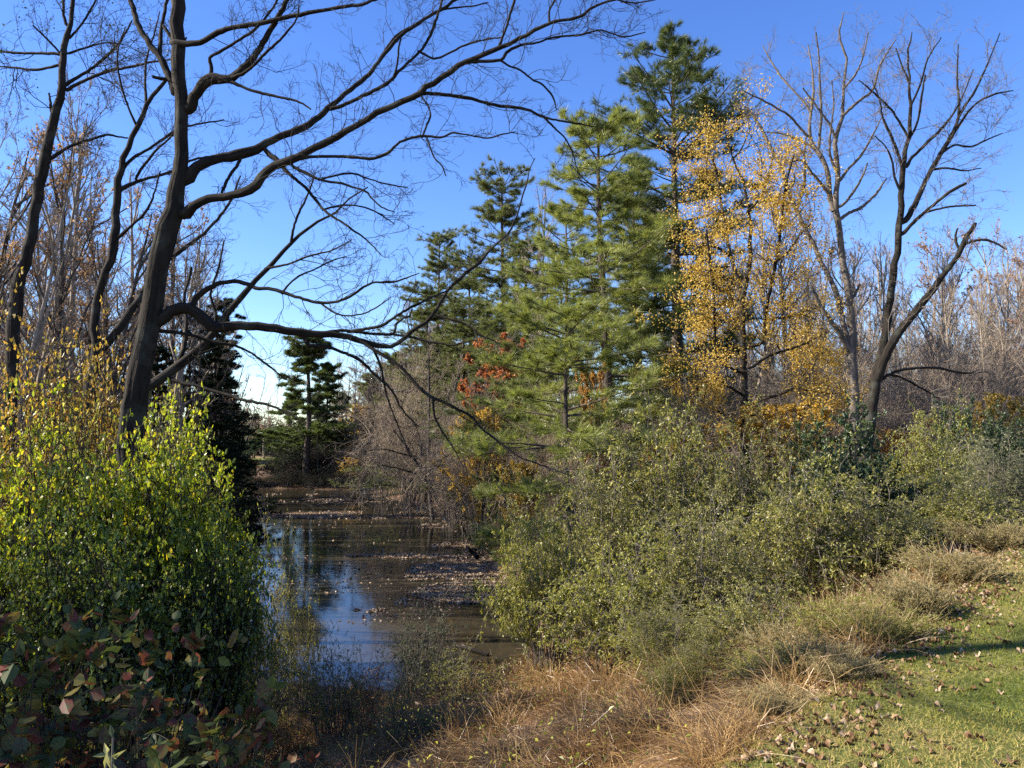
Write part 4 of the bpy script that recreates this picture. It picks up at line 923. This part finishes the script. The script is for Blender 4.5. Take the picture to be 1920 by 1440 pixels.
wil = shrub_proto(54, 1.7, 1.7, 3.1, 110, 24000, .076, .036, M['lf_olive'], M['twig_grey'], 8, 4, .23, ang1=1.05, name='fine_leaved_shrub', rough=.65, drop=.45, arch=.7, gr=-.05)
wil2 = shrub_proto(55, 1.7, 1.7, 3.1, 110, 36000, .05, .024, M['lf_olive'], M['twig_grey'], 8, 4, .25, ang1=1.05, name='fine_leaved_shrub', rough=.65, hollow=.3, drop=.35, arch=.6, gr=-.05)
GS = 'fine-leaved bushes on the right bank'
for q, px, d, top, hw, mt, lab in ((wil, 1030, 11.6, 950, 105, 'lf_olive2', 'light olive bush hanging over the right waterline'), (wil2, 1140, 12.8, 850, 150, 'lf_olive', 'olive bush below the lowest pine bough'), (wil, 1260, 13.5, 785, 140, 'lf_olive', 'tall grey-olive bush under the tallest pine'),
                                   (wil2, 1390, 13.0, 805, 140, 'lf_olive', 'olive bush at the foot of the golden maple'), (wil, 1150, 8.9, 1010, 150, 'lf_olive2', 'yellow-green bush bulging over the dry grass and water corner'), (wil2, 1320, 8.8, 935, 150, 'lf_olive', 'dense dull olive bush in the middle of the right bank'),
                                   (wil, 1490, 9.6, 875, 140, 'lf_olive', 'tangled olive bush below the dark ivy mound'), (wil2, 1650, 9.3, 905, 140, 'lf_olive', 'shaded olive bush right of the ivy mound'), (wil, 1740, 14.5, 785, 100, 'lf_olive2', 'pale olive bush right of the two-armed bare tree'),
                                   (wil2, 1880, 12.5, 820, 110, 'lf_silver', 'silver-green bush at the right edge of the photo'), (wil, 1800, 10.4, 890, 110, 'lf_olive', 'low olive bush at the back edge of the lawn'), (wil2, 1325, 6.3, 1175, 95, 'lf_olive', 'low olive brush reaching down into the dry grass'), (wil, 1425, 5.3, 1215, 85, 'lf_olive2', 'light green brush between the dry grass and the lawn'), (wil2, 1500, 5.2, 1195, 75, 'lf_olive', 'knee-high brush beside the leaf drift'), (wil, 1255, 6.2, 1235, 65, 'lf_olive2', 'small yellow-green bush farthest out in the dry grass'), (wil2, 1250, 7.4, 1120, 120, 'lf_olive2', 'low yellow-green bush at the top of the dry grass'),
                                   (wil, 1400, 6.5, 1105, 120, 'lf_olive', 'mixed green brush in front of the dense olive bush'), (wil2, 1560, 14.8, 860, 110, 'lf_dark', 'dark bush behind the ivy mound'), (wil, 1960, 13.5, 900, 110, 'lf_silver', 'silver-green bush cut off by the right edge')):
    shrub_at(q, px, d, top, hw, 3.1, 1.7, r.random() * 6.28, label=lab, group=GS, mats={'foliage': M[mt]})
shrub_at(thin, 1505, 9.5, 955, 26, 2.2, 1.2, .7, label='small red-leaved sapling poking out of the olive bushes', cat='sapling', mats={'foliage': M['lf_red']})
ivy = shrub_proto(56, 1.4, 1.4, 2.6, 90, 22000, .075, .06, M['lf_dark'], M['twig_dark'], 6, 4, .26, name='ivy_mound', hollow=.7, drop=.5)
shrub_at(ivy, 1575, 12.4, 800, 120, 2.6, 1.4, .2, label='dark glossy ivy mound at the feet of the two bare trees', cat='ivy')
shrub_at(ivy, 1800, 17, 775, 60, 2.6, 1.4, 1.9, label='dark evergreen bush behind the low olive bush at the back of the lawn', cat='bush')
shrub_at(ivy, 1885, 18, 790, 70, 2.6, 1.4, 3.3, label='dark evergreen bush behind the silver-green bushes', cat='bush')
shrub_at(ivy, 1680, 12.2, 905, 95, 2.6, 1.4, 4.0, label='deep green ivy tangle spilling down right of the ivy mound', cat='ivy')
weed = shrub_proto(57, .9, .9, 1.5, 240, 13000, .075, .015, M['lf_olive2'], M['twig_straw'], 5, 2, .15, name='weed_clump', cat='weeds', hollow=.2, arch=.1, zmin=.3, rough=.7, ang1=.6, gr=.04, drop=.1)
GW = 'weed clumps along the lawn edge'
for px, d, top, hw, mt, lab in ((1700, 6.3, 1070, 95, 'lf_weed', 'tall tan weed clump with pale seed heads beside the lawn'), (1560, 6.0, 1110, 110, 'lf_olive2', 'light green weed clump left of the tan weeds'), (1460, 5.7, 1165, 100, 'lf_weed', 'green weeds between the brush and dry grass'), (1640, 5.7, 1130, 85, 'lf_olive2', 'leaning weed clump at the lawn edge below the tan weeds'),
                                (1550, 5.0, 1205, 85, 'lf_weed', 'low weeds beside the leaf drift'), (1440, 4.5, 1285, 75, 'lf_weed', 'small weed clump in the dry grass near the lawn'), (1785, 7.6, 1025, 95, 'lf_weed', 'brownish weeds where the lawn meets the bushes'), (1870, 9.3, 975, 85, 'lf_weed', 'shaded weeds under the silver-green bush')):
    shrub_at(weed, px, d, top, hw, 1.5, .9, r.random() * 6.28, label=lab, group=GW, mats={'foliage': M[mt]}, cat='weeds')
bru = shrub_proto(58, 2.2, 2.2, 3.6, 60, 2600, .08, .05, M['lf_tan'], M['twig_grey'], 12, 7, .5, name='bare_thicket', arch=.7, twr=.005, drop=.4, hollow=.25, rough=.8)
bru0 = shrub_proto(60, 2.2, 2.2, 3.6, 46, 0, .07, .04, None, M['twig_grey'], 14, 9, .55, name='bare_thicket', arch=.95, twr=.0042, hollow=.3, rough=.8, gr=-.02, ang1=.6)
GK = 'bare grey thickets'
for px, d, top, hw, lab in ((770, 45, 775, 85, 'grey weeping bare thicket leaning over the right side of the pond'), (850, 38, 835, 60, 'grey-brown bare thicket on the right bank beside the lemon-yellow tree'), (720, 60, 800, 80, 'grey bare thicket at the far right corner of the pond'), (630, 71, 850, 70, 'dark bare thicket along the far shore under the pines'), (560, 71, 860, 70, 'low dark thicket at the foot of the lone far-shore pine'),
                            (960, 32, 850, 110, 'brown bare thicket behind the right bank bushes'), (1080, 27, 840, 120, 'bare thicket beneath the soft green boughs'), (1560, 28, 760, 130, 'bare thicket behind the ivy mound'), (1730, 30, 740, 130, 'pinkish bare thicket in the wood behind the pale olive bush'), (1880, 30, 740, 120, 'bare thicket in the wood at the right edge'), (1340, 30, 790, 110, 'bare thicket behind the golden maple')):
    shrub_at(bru0, px, d, top, hw, 3.6, 2.2, r.random() * 6.28, label=lab, group=GK, cat='thicket', mats={'twig_spray': M['twig_dark' if d > 59 else 'twig_pale']})
for k, px in enumerate(np.linspace(900, 2020, 34)):
    d = 33 + 30 * ((k * 7) % 11) / 11
    shrub_at(bru, px + r.normal() * 15, d, 735 + r.normal() * 20 - (25 if px > 1300 else -60), 95 + 25 * r.random(), 3.6, 2.2, r.random() * 6.28, label='low bare brush ' + spot(px) + (' farther back' if d > 48 else ' in front') + (', its twigs grey', ', its twigs pale', ', its twigs rusty')[k % 3] if px > 1300 else 'low bare brush ' + ('farther back ' if d > 48 else '') + spotf(px) + (', grey twigs', ', pale twigs', ', rusty twigs')[k % 3], group='brush on the wood floor', cat='thicket', mats={'twig_spray': M[('twig_grey', 'twig_pale', 'twig_rust')[k % 3]], 'foliage': M[('lf_tan', 'lf_orange', 'lf_olive')[k % 3]]})
for k, px in enumerate(np.linspace(535, 800, 10)):
    shrub_at(bru, px, 76 + 12 * (k % 3), 862 + r.normal() * 14, 60, 3.6, 2.2, r.random() * 6.28, label='dark shore brush ' + spotf(px), group='brush on the far shore', cat='thicket', mats={'twig_spray': M['twig_dark'], 'foliage': M['lf_dark']})
for px, d, top in ((462, 69, 888), (500, 69.5, 893), (540, 69, 885), (585, 68.5, 890), (630, 68, 885)):
    shrub_at(bru, px, d, top, 34, 3.6, 2.2, r.random() * 6.28, label='dark waterside brush on the far shore ' + spotf(px), group='brush on the far shore', cat='thicket', mats={'twig_spray': M['twig_dark'], 'foliage': M['lf_dark']})
mus = shrub_proto(59, 1.8, 1.8, 4.2, 110, 9000, .085, .06, M['lf_mustard'], M['twig_dark'], 7, 4, .24, rough=.35, ang1=1.25, name='yellow_shrub', arch=.25, gr=-.05)
GU = 'yellow-leaved shrubs on the left'
for px, d, top, hw, mt, lab in ((60, 12.5, 575, 150, 'lf_mustard', 'tall mustard-yellow shrub at the left edge below the vine-wrapped tree'), (190, 13.5, 615, 120, 'lf_mustard', 'mustard-yellow shrub behind the forked grey tree'), (20, 10.5, 745, 130, 'lf_mustard', 'dull yellow shrub behind the bright bush at the left edge'), (130, 10.8, 720, 110, 'lf_olive', 'brownish shrub between the yellow and bright green bushes'), (330, 15, 700, 90, 'lf_olive', 'dusky shrub right of the large dark trunk')):
    shrub_at(mus, px, d, top, hw, 4.2, 1.8, r.random() * 6.28, label=lab, group=GU, mats={'foliage': M[mt]})
# unseen trees, added to shade the near left bank and streak the lawn
for px_, py_, h_, rz, lab in ((-7.4, 2.5, .70, .3, 'nearest'), (-7.9, 4.1, .56, 1.7, 'second nearest'), (-9.0, 6.2, .5, 2.9, 'farthest')):
    dup(hem, (px_, py_, Z(px_, py_)), rz, (.55, .55, h_), lab + ' of the young dark hemlocks added unseen to shade the near left bank', GH, cat='hemlock')
for px_, py_, rz, sc, lab in ((-8.4, 5.1, .2, 1.5, 'nearer'), (-15.5, 5.2, 4.0, 2.2, 'farther')):
    dup(pB, (px_, py_, Z(px_, py_)), rz, (sc, sc, .95), lab + ' of the stout bare trees added unseen at left to streak the lawn', GL, cat='tree')
for px, d, top, hw, lab in ((450, 71, 835, 40, 'dark evergreen bush left of the bright clearing'), (545, 72, 850, 45, 'dark evergreen bush right of the bright clearing'), (498, 112, 800, 60, 'dark evergreen bush behind the bright clearing'), (620, 71.5, 850, 40, 'dark evergreen bush below the thin far-shore pine'), (435, 92, 795, 55, 'far dark evergreen left of the bright clearing'), (470, 118, 790, 50, 'farthest dark evergreen seen through the gap'), (560, 92, 800, 50, 'far dark evergreen under the short far-shore pine'), (600, 95, 795, 55, 'far dark evergreen behind the lone pine'), (655, 88, 800, 55, 'far dark evergreen behind the straight bare trunk'), (715, 86, 790, 60, 'far dark evergreen behind the golden far-shore tree'), (525, 105, 797, 45, 'far dark evergreen right above the bright clearing')):
    shrub_at(ivy, px, d, top, hw, 2.6, 1.4, px, label=lab, group='evergreen bushes on the far shore', cat='bush')
# ---------------------------------------------------------------- large-leaved vine in front
r = rng_(91)
vc = np.array([-1.5, 2.75])
vb = np.array([vc[0], vc[1], Z(*vc)])
vine = thing('leafy_vine', 'shaded vine with big green, yellow and red leaves in the lower left corner', 'vine', vb)
NS = 260
q = norm(r.normal(size=(NS, 3))); q[:, 2] = np.abs(q[:, 2]) * .95 + .02
rad = r.uniform(.55, 1.0, NS) ** .5 * (1 + .14 * vnoise(q[:, 0] * 2 + 4, q[:, 1] * 2 + q[:, 2], 5))
HV = 1.62
tg = np.stack([q[:, 0] * 1.05 * rad, q[:, 1] * .75 * rad, HV * q[:, 2] * rad * (1 - .12 * q[:, 0])], 1)
bs_ = np.stack([tg[:, 0] * .5 + r.normal(size=NS) * .08, tg[:, 1] * .4 + r.normal(size=NS) * .08, np.full(NS, -.1)], 1)
ct = bs_ * .5 + tg * .5 + np.stack([np.zeros(NS), np.zeros(NS), .35 * r.random(NS)], 1)
t = np.linspace(0, 1, 8)[None, :, None]
PPv = bs_[:, None] * (1 - t) ** 2 + 2 * ct[:, None] * t * (1 - t) + tg[:, None] * t ** 2 + r.normal(size=(NS, 8, 3)) * .012
RRv = np.full((NS, 8), .0035) * np.linspace(1, .4, 8)
mb = MB(); tubes(mb, PPv, RRv, 5)
v1, q1 = grow(r, PPv, RRv, 3, .45, 1, .28, .8, 6, .2, -.02, .005, .0014, .2)
tubes(mb, v1, q1, 4)
obj('vine_stem', mb.build('vine_stem', M['twig_dark'], True), vine, 'stuff')
def big_leaf_mesh(seed, L, W):
    q = rng_(seed); n = 7; u = np.linspace(0, 1, n); w = np.sin(u ** .75 * np.pi) * .5 * W; w[0] = 0; w[-1] = 0
    zc = -.18 * L * u ** 2 + .03 * L * np.sin(u * 6)
    mid = np.stack([np.zeros(n), u * L, zc], 1)
    lf = mid + np.stack([-w, np.zeros(n), np.abs(w) * .28 + q.normal(size=n) * .03 * W], 1); rt = mid + np.stack([w, np.zeros(n), np.abs(w) * .28 + q.normal(size=n) * .03 * W], 1)
    V = np.concatenate([mid, lf, rt]); Qd = []
    for k in range(n - 1): Qd += [[n + k, k, k + 1, n + k + 1], [k, 2 * n + k, 2 * n + k + 1, k + 1]]
    return V, Qd
lm = []
for k in range(24):
    V, Qd = big_leaf_mesh(k, .072, .054); mb = MB(); mb.add(V, Qd, var=np.full(len(V), (k + .5) / 24)); lm.append(mb.build('leaf', M['vine'], True))
from mathutils import Matrix
n = 290
front = np.where(v1[:, -1, 1] < .35)[0]
idx = r.choice(front, n); p, T = sample(v1, idx, r.uniform(.3, 1, n))
outw = norm(p - np.array([0, .3, .25]))
for k in range(n):
    o = obj('leaf', lm[int(r.integers(0, 24))], vine)
    ya = outw[k] * .5 + r.normal(size=3) * .55 + [0, 0, -.45]; ya = ya / np.linalg.norm(ya)
    za = outw[k] * .6 + r.normal(size=3) * .5 + [0, -.25, .55]; xa = np.cross(ya, za); xa = xa / np.linalg.norm(xa); za = np.cross(xa, ya)
    s = r.uniform(.55, 1.25); mt = Matrix(np.stack([xa, ya, za], 1).tolist()).to_4x4()
    o.matrix_local = Matrix.Translation(p[k].tolist()) @ mt @ Matrix.Scale(s, 4)
n = 7500; idx = r.integers(0, len(v1), n); p, T = sample(v1, idx, r.random(n))
ml = MB(); leaf_round(ml, r, p, T + r.normal(size=(n, 3)) * .7 + [0, 0, -.4], .062 * r.uniform(.5, 1.2, n), .045 * r.uniform(.6, 1.2, n), nrm=np.tile([0, 0, 1.0], (n, 1)))
obj('foliage', ml.build('foliage', M['vine']), vine, 'stuff')
# silver sprig in front of the vine
sp = np.array([gx(165, 2.0), 2.0, Z(gx(165, 2.0), 2.0)])
sprig = thing('silver_sprig', 'small sprig of narrow silvery leaves at the very bottom left', 'plant', sp)
top = P(185, 1385, 2.0) - sp
st = np.stack([r.normal(size=7) * .03, r.normal(size=7) * .03, np.zeros(7)], 1)
tg = np.stack([top[0] + r.uniform(-.08, .12, 7), top[1] + r.uniform(-.1, .1, 7), top[2] * r.uniform(.75, 1.08, 7)], 1)
t = np.linspace(0, 1, 8)[None, :, None]; PPs = st[:, None] * (1 - t) + tg[:, None] * t + r.normal(size=(7, 8, 3)) * .006
mb = MB(); tubes(mb, PPs, np.full((7, 8), .0025), 5); obj('sprig_stem', mb.build('sprig_stem', M['twig_grey'], True), sprig, 'stuff')
n = 160; idx = r.integers(0, 7, n); p, T = sample(PPs, idx, .55 + .45 * r.random(n))
ml = MB(); leaf_quads(ml, r, p, T * .4 + r.normal(size=(n, 3)) * .8, .05 * r.uniform(.6, 1.2, n), .014)
obj('foliage', ml.build('foliage', M['lf_silver']), sprig, 'stuff')

# ---------------------------------------------------------------- dry grass on the bank
def scatter(r, n, x0, x1, y0, y1, fn):
    out = []
    got = 0
    while got < n:
        x = r.uniform(x0, x1, n); y = r.uniform(y0, y1, n); w = fn(x, y); k = r.random(n) < w
        out.append(np.stack([x[k], y[k]], 1)); got += k.sum()
        if k.sum() == 0: break
    return np.concatenate(out)[:n]
def onbank(x, y):
    s = edge_s(x, y); sd = pond_sd(x, y)
    inview = np.abs(x) < .85 * y + 1.0
    near = np.clip(1.35 - np.hypot(x, y - 3) / 14, .12, 1)
    return ((s > .1) & (sd > -.25) & inview) * near
mb = MB()
def tuft_field(n, per, lo, hi, rad, up, trop, wid):
    cl = scatter(r, n, -4.5, 6.0, 3.0, 16.0, onbank)
    sz = r.uniform(lo, hi, n) * (1 + .35 * vnoise(cl[:, 0] * 1.2, cl[:, 1] * 1.2, 34))
    off = r.normal(size=(n * per, 2)) * rad
    base = np.repeat(cl, per, 0) + off
    flow = np.stack([-.35 + .7 * vnoise(cl[:, 0] * .8, cl[:, 1] * .8, 31), .1 + .8 * vnoise(cl[:, 0] * .8, cl[:, 1] * .8, 32)], 1)
    k = n * per; L = np.repeat(sz, per) * r.uniform(.5, 1.15, k)
    o = off / (rad + 1e-6) * .28
    d = np.stack([np.repeat(flow[:, 0], per) + o[:, 0] + r.normal(size=k) * .5, np.repeat(flow[:, 1], per) + o[:, 1] + r.normal(size=k) * .5, r.uniform(up * .5, up * 1.4, k)], 1)
    cv = np.clip(.5 + .5 * vnoise(cl[:, 0] * 1.1, cl[:, 1] * 1.1, 33) + r.normal(size=n) * .12, 0, 1)
    blades(mb, r, np.stack([base[:, 0], base[:, 1], Zf(base[:, 0], base[:, 1]) - .02], 1), d, L, wid + .0008 * base[:, 1], 5, .17, trop, var=np.clip(np.repeat(cv, per) * .62 + .38 * r.random(k), 0, 1))
tuft_field(330, 190, .32, .6, .07, 1.3, -.34, .0018)
tuft_field(1500, 44, .14, .34, .11, .6, -.3, .0018)
obj('dry_grass', mb.build('dry_grass', M['straw']), kind='stuff')
# tall single stalks
stk = scatter(r, 80, -4, 6, 3.2, 14, onbank); n = len(stk)
mb = MB(); blades(mb, r, np.stack([stk[:, 0], stk[:, 1], Zf(stk[:, 0], stk[:, 1])], 1), np.stack([r.normal(size=n) * .25, r.normal(size=n) * .25, np.ones(n)], 1), r.uniform(.35, .8, n), .0028, 7, .03, -.02, var=r.uniform(0, .6, n))
obj('tall_stalks', mb.build('tall_stalks', M['straw']), kind='stuff')
# green weeds mixed in the bank
gw = scatter(r, 5000, -4.5, 6, 3.2, 14, lambda x, y: onbank(x, y) * (vnoise(x * .7, y * .7, 41) > .08)); n = len(gw)
ml = MB(); leaf_quads(ml, r, np.stack([gw[:, 0], gw[:, 1], Zf(gw[:, 0], gw[:, 1]) + r.uniform(.05, .5, n)], 1), r.normal(size=(n, 3)) + [0, 0, .3], .034 * r.uniform(.5, 1.2, n), .016)
obj('bank_weeds', ml.build('bank_weeds', M['lf_olive2']), kind='stuff')

# ---------------------------------------------------------------- lawn blades and fallen leaves
def onlawn(x, y):
    s = edge_s(x, y) + .22 * vnoise(x * 1.3, y * 1.3, 21)
    return ((s < .15) & (np.abs(x) < 1.1 * y + 2.6) & (y > 1.8)) * np.clip(4.5 / (y + .5), .1, 1) ** 1.5
gl = scatter(r, 230000, -1, 15, 1.8, 18, onlawn); n = len(gl)
tanp = np.clip(.66 + .85 * vnoise(gl[:, 0] * .55, gl[:, 1] * .9, 51) + .25 * np.clip(1 + edge_s(gl[:, 0], gl[:, 1]) / 1.3, 0, 1), 0, 1)
mb = MB(); blades(mb, r, np.stack([gl[:, 0], gl[:, 1], Zf(gl[:, 0], gl[:, 1]) + .008], 1), r.normal(size=(n, 3)) * .55 + [0, 0, 1], r.uniform(.018, .04, n), .0026 + .0007 * gl[:, 1], 3, .25, -.1, var=np.clip(tanp * .75 + r.random(n) * .3, 0, 1))
obj('lawn_grass', mb.build('lawn_grass', M['grass']), kind='stuff')
def lit(x, y):
    s = edge_s(x, y); inv = (np.abs(x) < .95 * y + 1.5) & (y > 2.4)
    return inv * (np.exp(-((s + .05) / .36) ** 2) * np.clip(.55 + .8 * vnoise(x * 1.8, y * 1.8, 62), .05, 1) + .07 * (s < 0) * np.clip(vnoise(x * .8, y * .8, 61) + .35, 0, 1))
fl = scatter(r, 4300, -1, 12, 2.4, 15, lit)
fl = fl[np.argsort(np.hypot(fl[:, 0], fl[:, 1]))]
lawn = bpy.data.objects['lawn']
def dead_leaf(seed):
    q = rng_(seed); n = 9; th = np.linspace(0, 2 * np.pi, n, endpoint=False)
    rad = .024 * (1 + .25 * np.sin(3 * th + q.random() * 6) + q.normal(size=n) * .12)
    x = rad * np.cos(th) * 1.25; y = rad * np.sin(th) * .85
    zz = .018 * np.cos(2 * th + q.random() * 6) + q.normal(size=n) * .006 + .012
    return np.concatenate([np.stack([x, y, zz], 1), [[0, 0, .004]]]), [[k, (k + 1) % n, n] for k in range(n)]
dl = []
for k in range(16):
    V, T = dead_leaf(k); mb = MB(); mb.add(V, None, T, var=np.full(len(V), (k + .5) / 16)); dl.append(mb.build('fallen_leaf', M['litter'], True))
for k in range(280):
    x, y = fl[k]; o = obj('fallen_leaf', dl[int(r.integers(0, 16))], lawn)
    o.location = (x, y, Z(x, y) + .018); s = r.uniform(.35, .85); o.scale = (s, s, s); o.rotation_euler = (r.normal() * .22, r.normal() * .22, r.uniform(0, 6.28))
mb = MB()
for k in range(280, len(fl)):
    V, T = dead_leaf(k % 16); a = r.uniform(0, 6.28); s = r.uniform(.35, .85); c, sn = math.cos(a), math.sin(a)
    tl = r.normal() * .22
    V = V * s; V = np.stack([V[:, 0] * c - V[:, 1] * sn, V[:, 0] * sn + V[:, 1] * c, V[:, 2] + V[:, 0] * tl], 1)
    mb.add(V + [fl[k, 0], fl[k, 1], Z(*fl[k]) + .018], None, T, var=np.full(len(V), r.random()))
obj('leaf_litter', mb.build('leaf_litter', M['litter'], True), kind='stuff')
# leaves on the woodland floor, right shore and far bank
wf = scatter(r, 16000, -30, 30, 10, 75, lambda x, y: (pond_sd(x, y) > -.3) * (pond_sd(x, y) < 7) * .5 * np.clip(22 / y, .2, 1)); n = len(wf)
ml = MB(); leaf_quads(ml, r, np.stack([wf[:, 0], wf[:, 1], Zf(wf[:, 0], wf[:, 1]) + .04], 1), r.normal(size=(n, 3)) * [1, 1, .2], .13 * r.uniform(.6, 1.2, n), .10, nrm=np.tile([0, 0, 1.0], (n, 1)))
obj('woodland_litter', ml.build('woodland_litter', M['lf_tan']), kind='stuff')

# ---------------------------------------------------------------- leaves afloat on the pond
pp = []
def mat_px(cx, cyy, rx, ry, n, clump=0):
    a = r.random(n) * 6.28; q = np.sqrt(r.random(n)); px = cx + rx * q * np.cos(a); py = cyy + ry * q * np.sin(a)
    b = np.array([ray(u, v) for u, v in zip(px, py)]); d = (WATER - CZ) / b[:, 1]
    x = b[:, 0] * d; y = d
    k = vnoise(x * .5, y * .28, 71 + clump) > (-.05 if clump == 0 else -.3)
    pp.append(np.stack([x[k], y[k]], 1))
for a in ((650, 934, 110, 9, 2600), (690, 966, 190, 7, 5000), (850, 976, 120, 16, 7000), (840, 1018, 80, 9, 3500), (770, 1043, 120, 4, 1600), (880, 1078, 120, 30, 9000), (890, 1112, 115, 20, 9000, 1), (720, 1125, 45, 7, 500), (690, 1142, 35, 6, 300), (700, 1050, 240, 120, 1700), (510, 935, 70, 9, 500), (480, 965, 50, 10, 500), (930, 1040, 60, 60, 4000, 1)):
    mat_px(*a)
pp = np.concatenate(pp); pp = pp[pond_sd(pp[:, 0], pp[:, 1]) < .4]; n = len(pp)
ml = MB(); leaf_quads(ml, r, np.stack([pp[:, 0], pp[:, 1], WATER + .008 + .025 * r.random(n)], 1), r.normal(size=(n, 3)) * [1, 1, .16], (.05 + .0016 * pp[:, 1]) * r.uniform(.6, 1.3, n), .05 + .001 * pp[:, 1], nrm=np.tile([0, 0, 1.0], (n, 1)))
obj('floating_leaves', ml.build('floating_leaves', M['float']), kind='stuff')
# fallen branches lying in the water
GBn = 'fallen branches in the pond'
def branch(name, pts, w, label, seed, up=.6, ln=1.4, cnt=8):
    q = rng_(seed); W = []
    for px, py, h in pts:
        b = ray(px, py); d = (WATER + h - CZ) / b[1]; W.append([b[0] * d, d, WATER + h])
    W = np.array(W); root = thing(name, label, 'fallen branch', W[0], GBn)
    C = catmull(W, 20); mb = MB(); R = w * np.linspace(1, .35, 20)
    tubes(mb, C[None], R[None], 8, close=True); obj('bough', mb.build('bough', M['bark_dark'], True, W[0]), root)
    a1, r1 = grow(q, C[None], R[None], cnt, .1, 1, ln, .9, 6, .15, .05, .008, .008, .3, absl=True); a2, r2 = grow(q, a1, r1, 4, .2, 1, .5, .7, 4, .15, .05, .007, .005)
    mb = MB(); tubes(mb, a1, r1, 5); tubes(mb, a2, r2, 3); obj('twig_spray', mb.build('twig_spray', M['twig_grey'], True, W[0]), root, 'stuff')
branch('fallen_branch', [(560, 938, .05), (610, 932, .35), (660, 934, .15), (710, 938, .02)], .09, 'fallen branch lying in the leaves at the far end of the pond', 1, cnt=14)
branch('fallen_branch', [(600, 946, .02), (650, 940, .3), (700, 943, .05)], .07, 'smaller fallen branch in front of the far fallen branch', 2, cnt=10)
branch('fallen_branch', [(900, 1025, .5), (880, 1010, .35), (868, 990, .9), (862, 965, 1.5)], .05, 'dead branch rising from the mud at the right shore', 3, cnt=6, ln=.8)
branch('fallen_branch', [(895, 1045, .25), (885, 1035, .4), (875, 1024, .7)], .09, 'dark leaning stump branch on the right mud', 4, cnt=3, ln=.5)
branch('fallen_branch', [(915, 1228, .02), (880, 1216, .10), (850, 1210, .05)], .05, 'dark stick floating near the close shore', 5, cnt=3, ln=.4)

# tell apart the few neighbours whose labels still agree, from left to right as seen
same = {}
for o in COL.objects:
    if o.parent is None and o.get('label'): same.setdefault(o['label'], []).append(o)
ORD = {2: ('left one', 'right one'), 3: ('left one', 'middle one', 'right one')}
for lab, os_ in same.items():
    if len(os_) < 2: continue
    os_.sort(key=lambda o: o.location.x / max(o.location.y, .1))
    names = ORD.get(len(os_)) or [('first', 'second', 'third', 'fourth', 'fifth', 'sixth', 'seventh')[min(k, 6)] + ' from left' for k in range(len(os_))]
    for o, w in zip(os_, names): o['label'] = lab + ', ' + w
for o in COL.objects:
    if 'placed' in o: del o['placed']
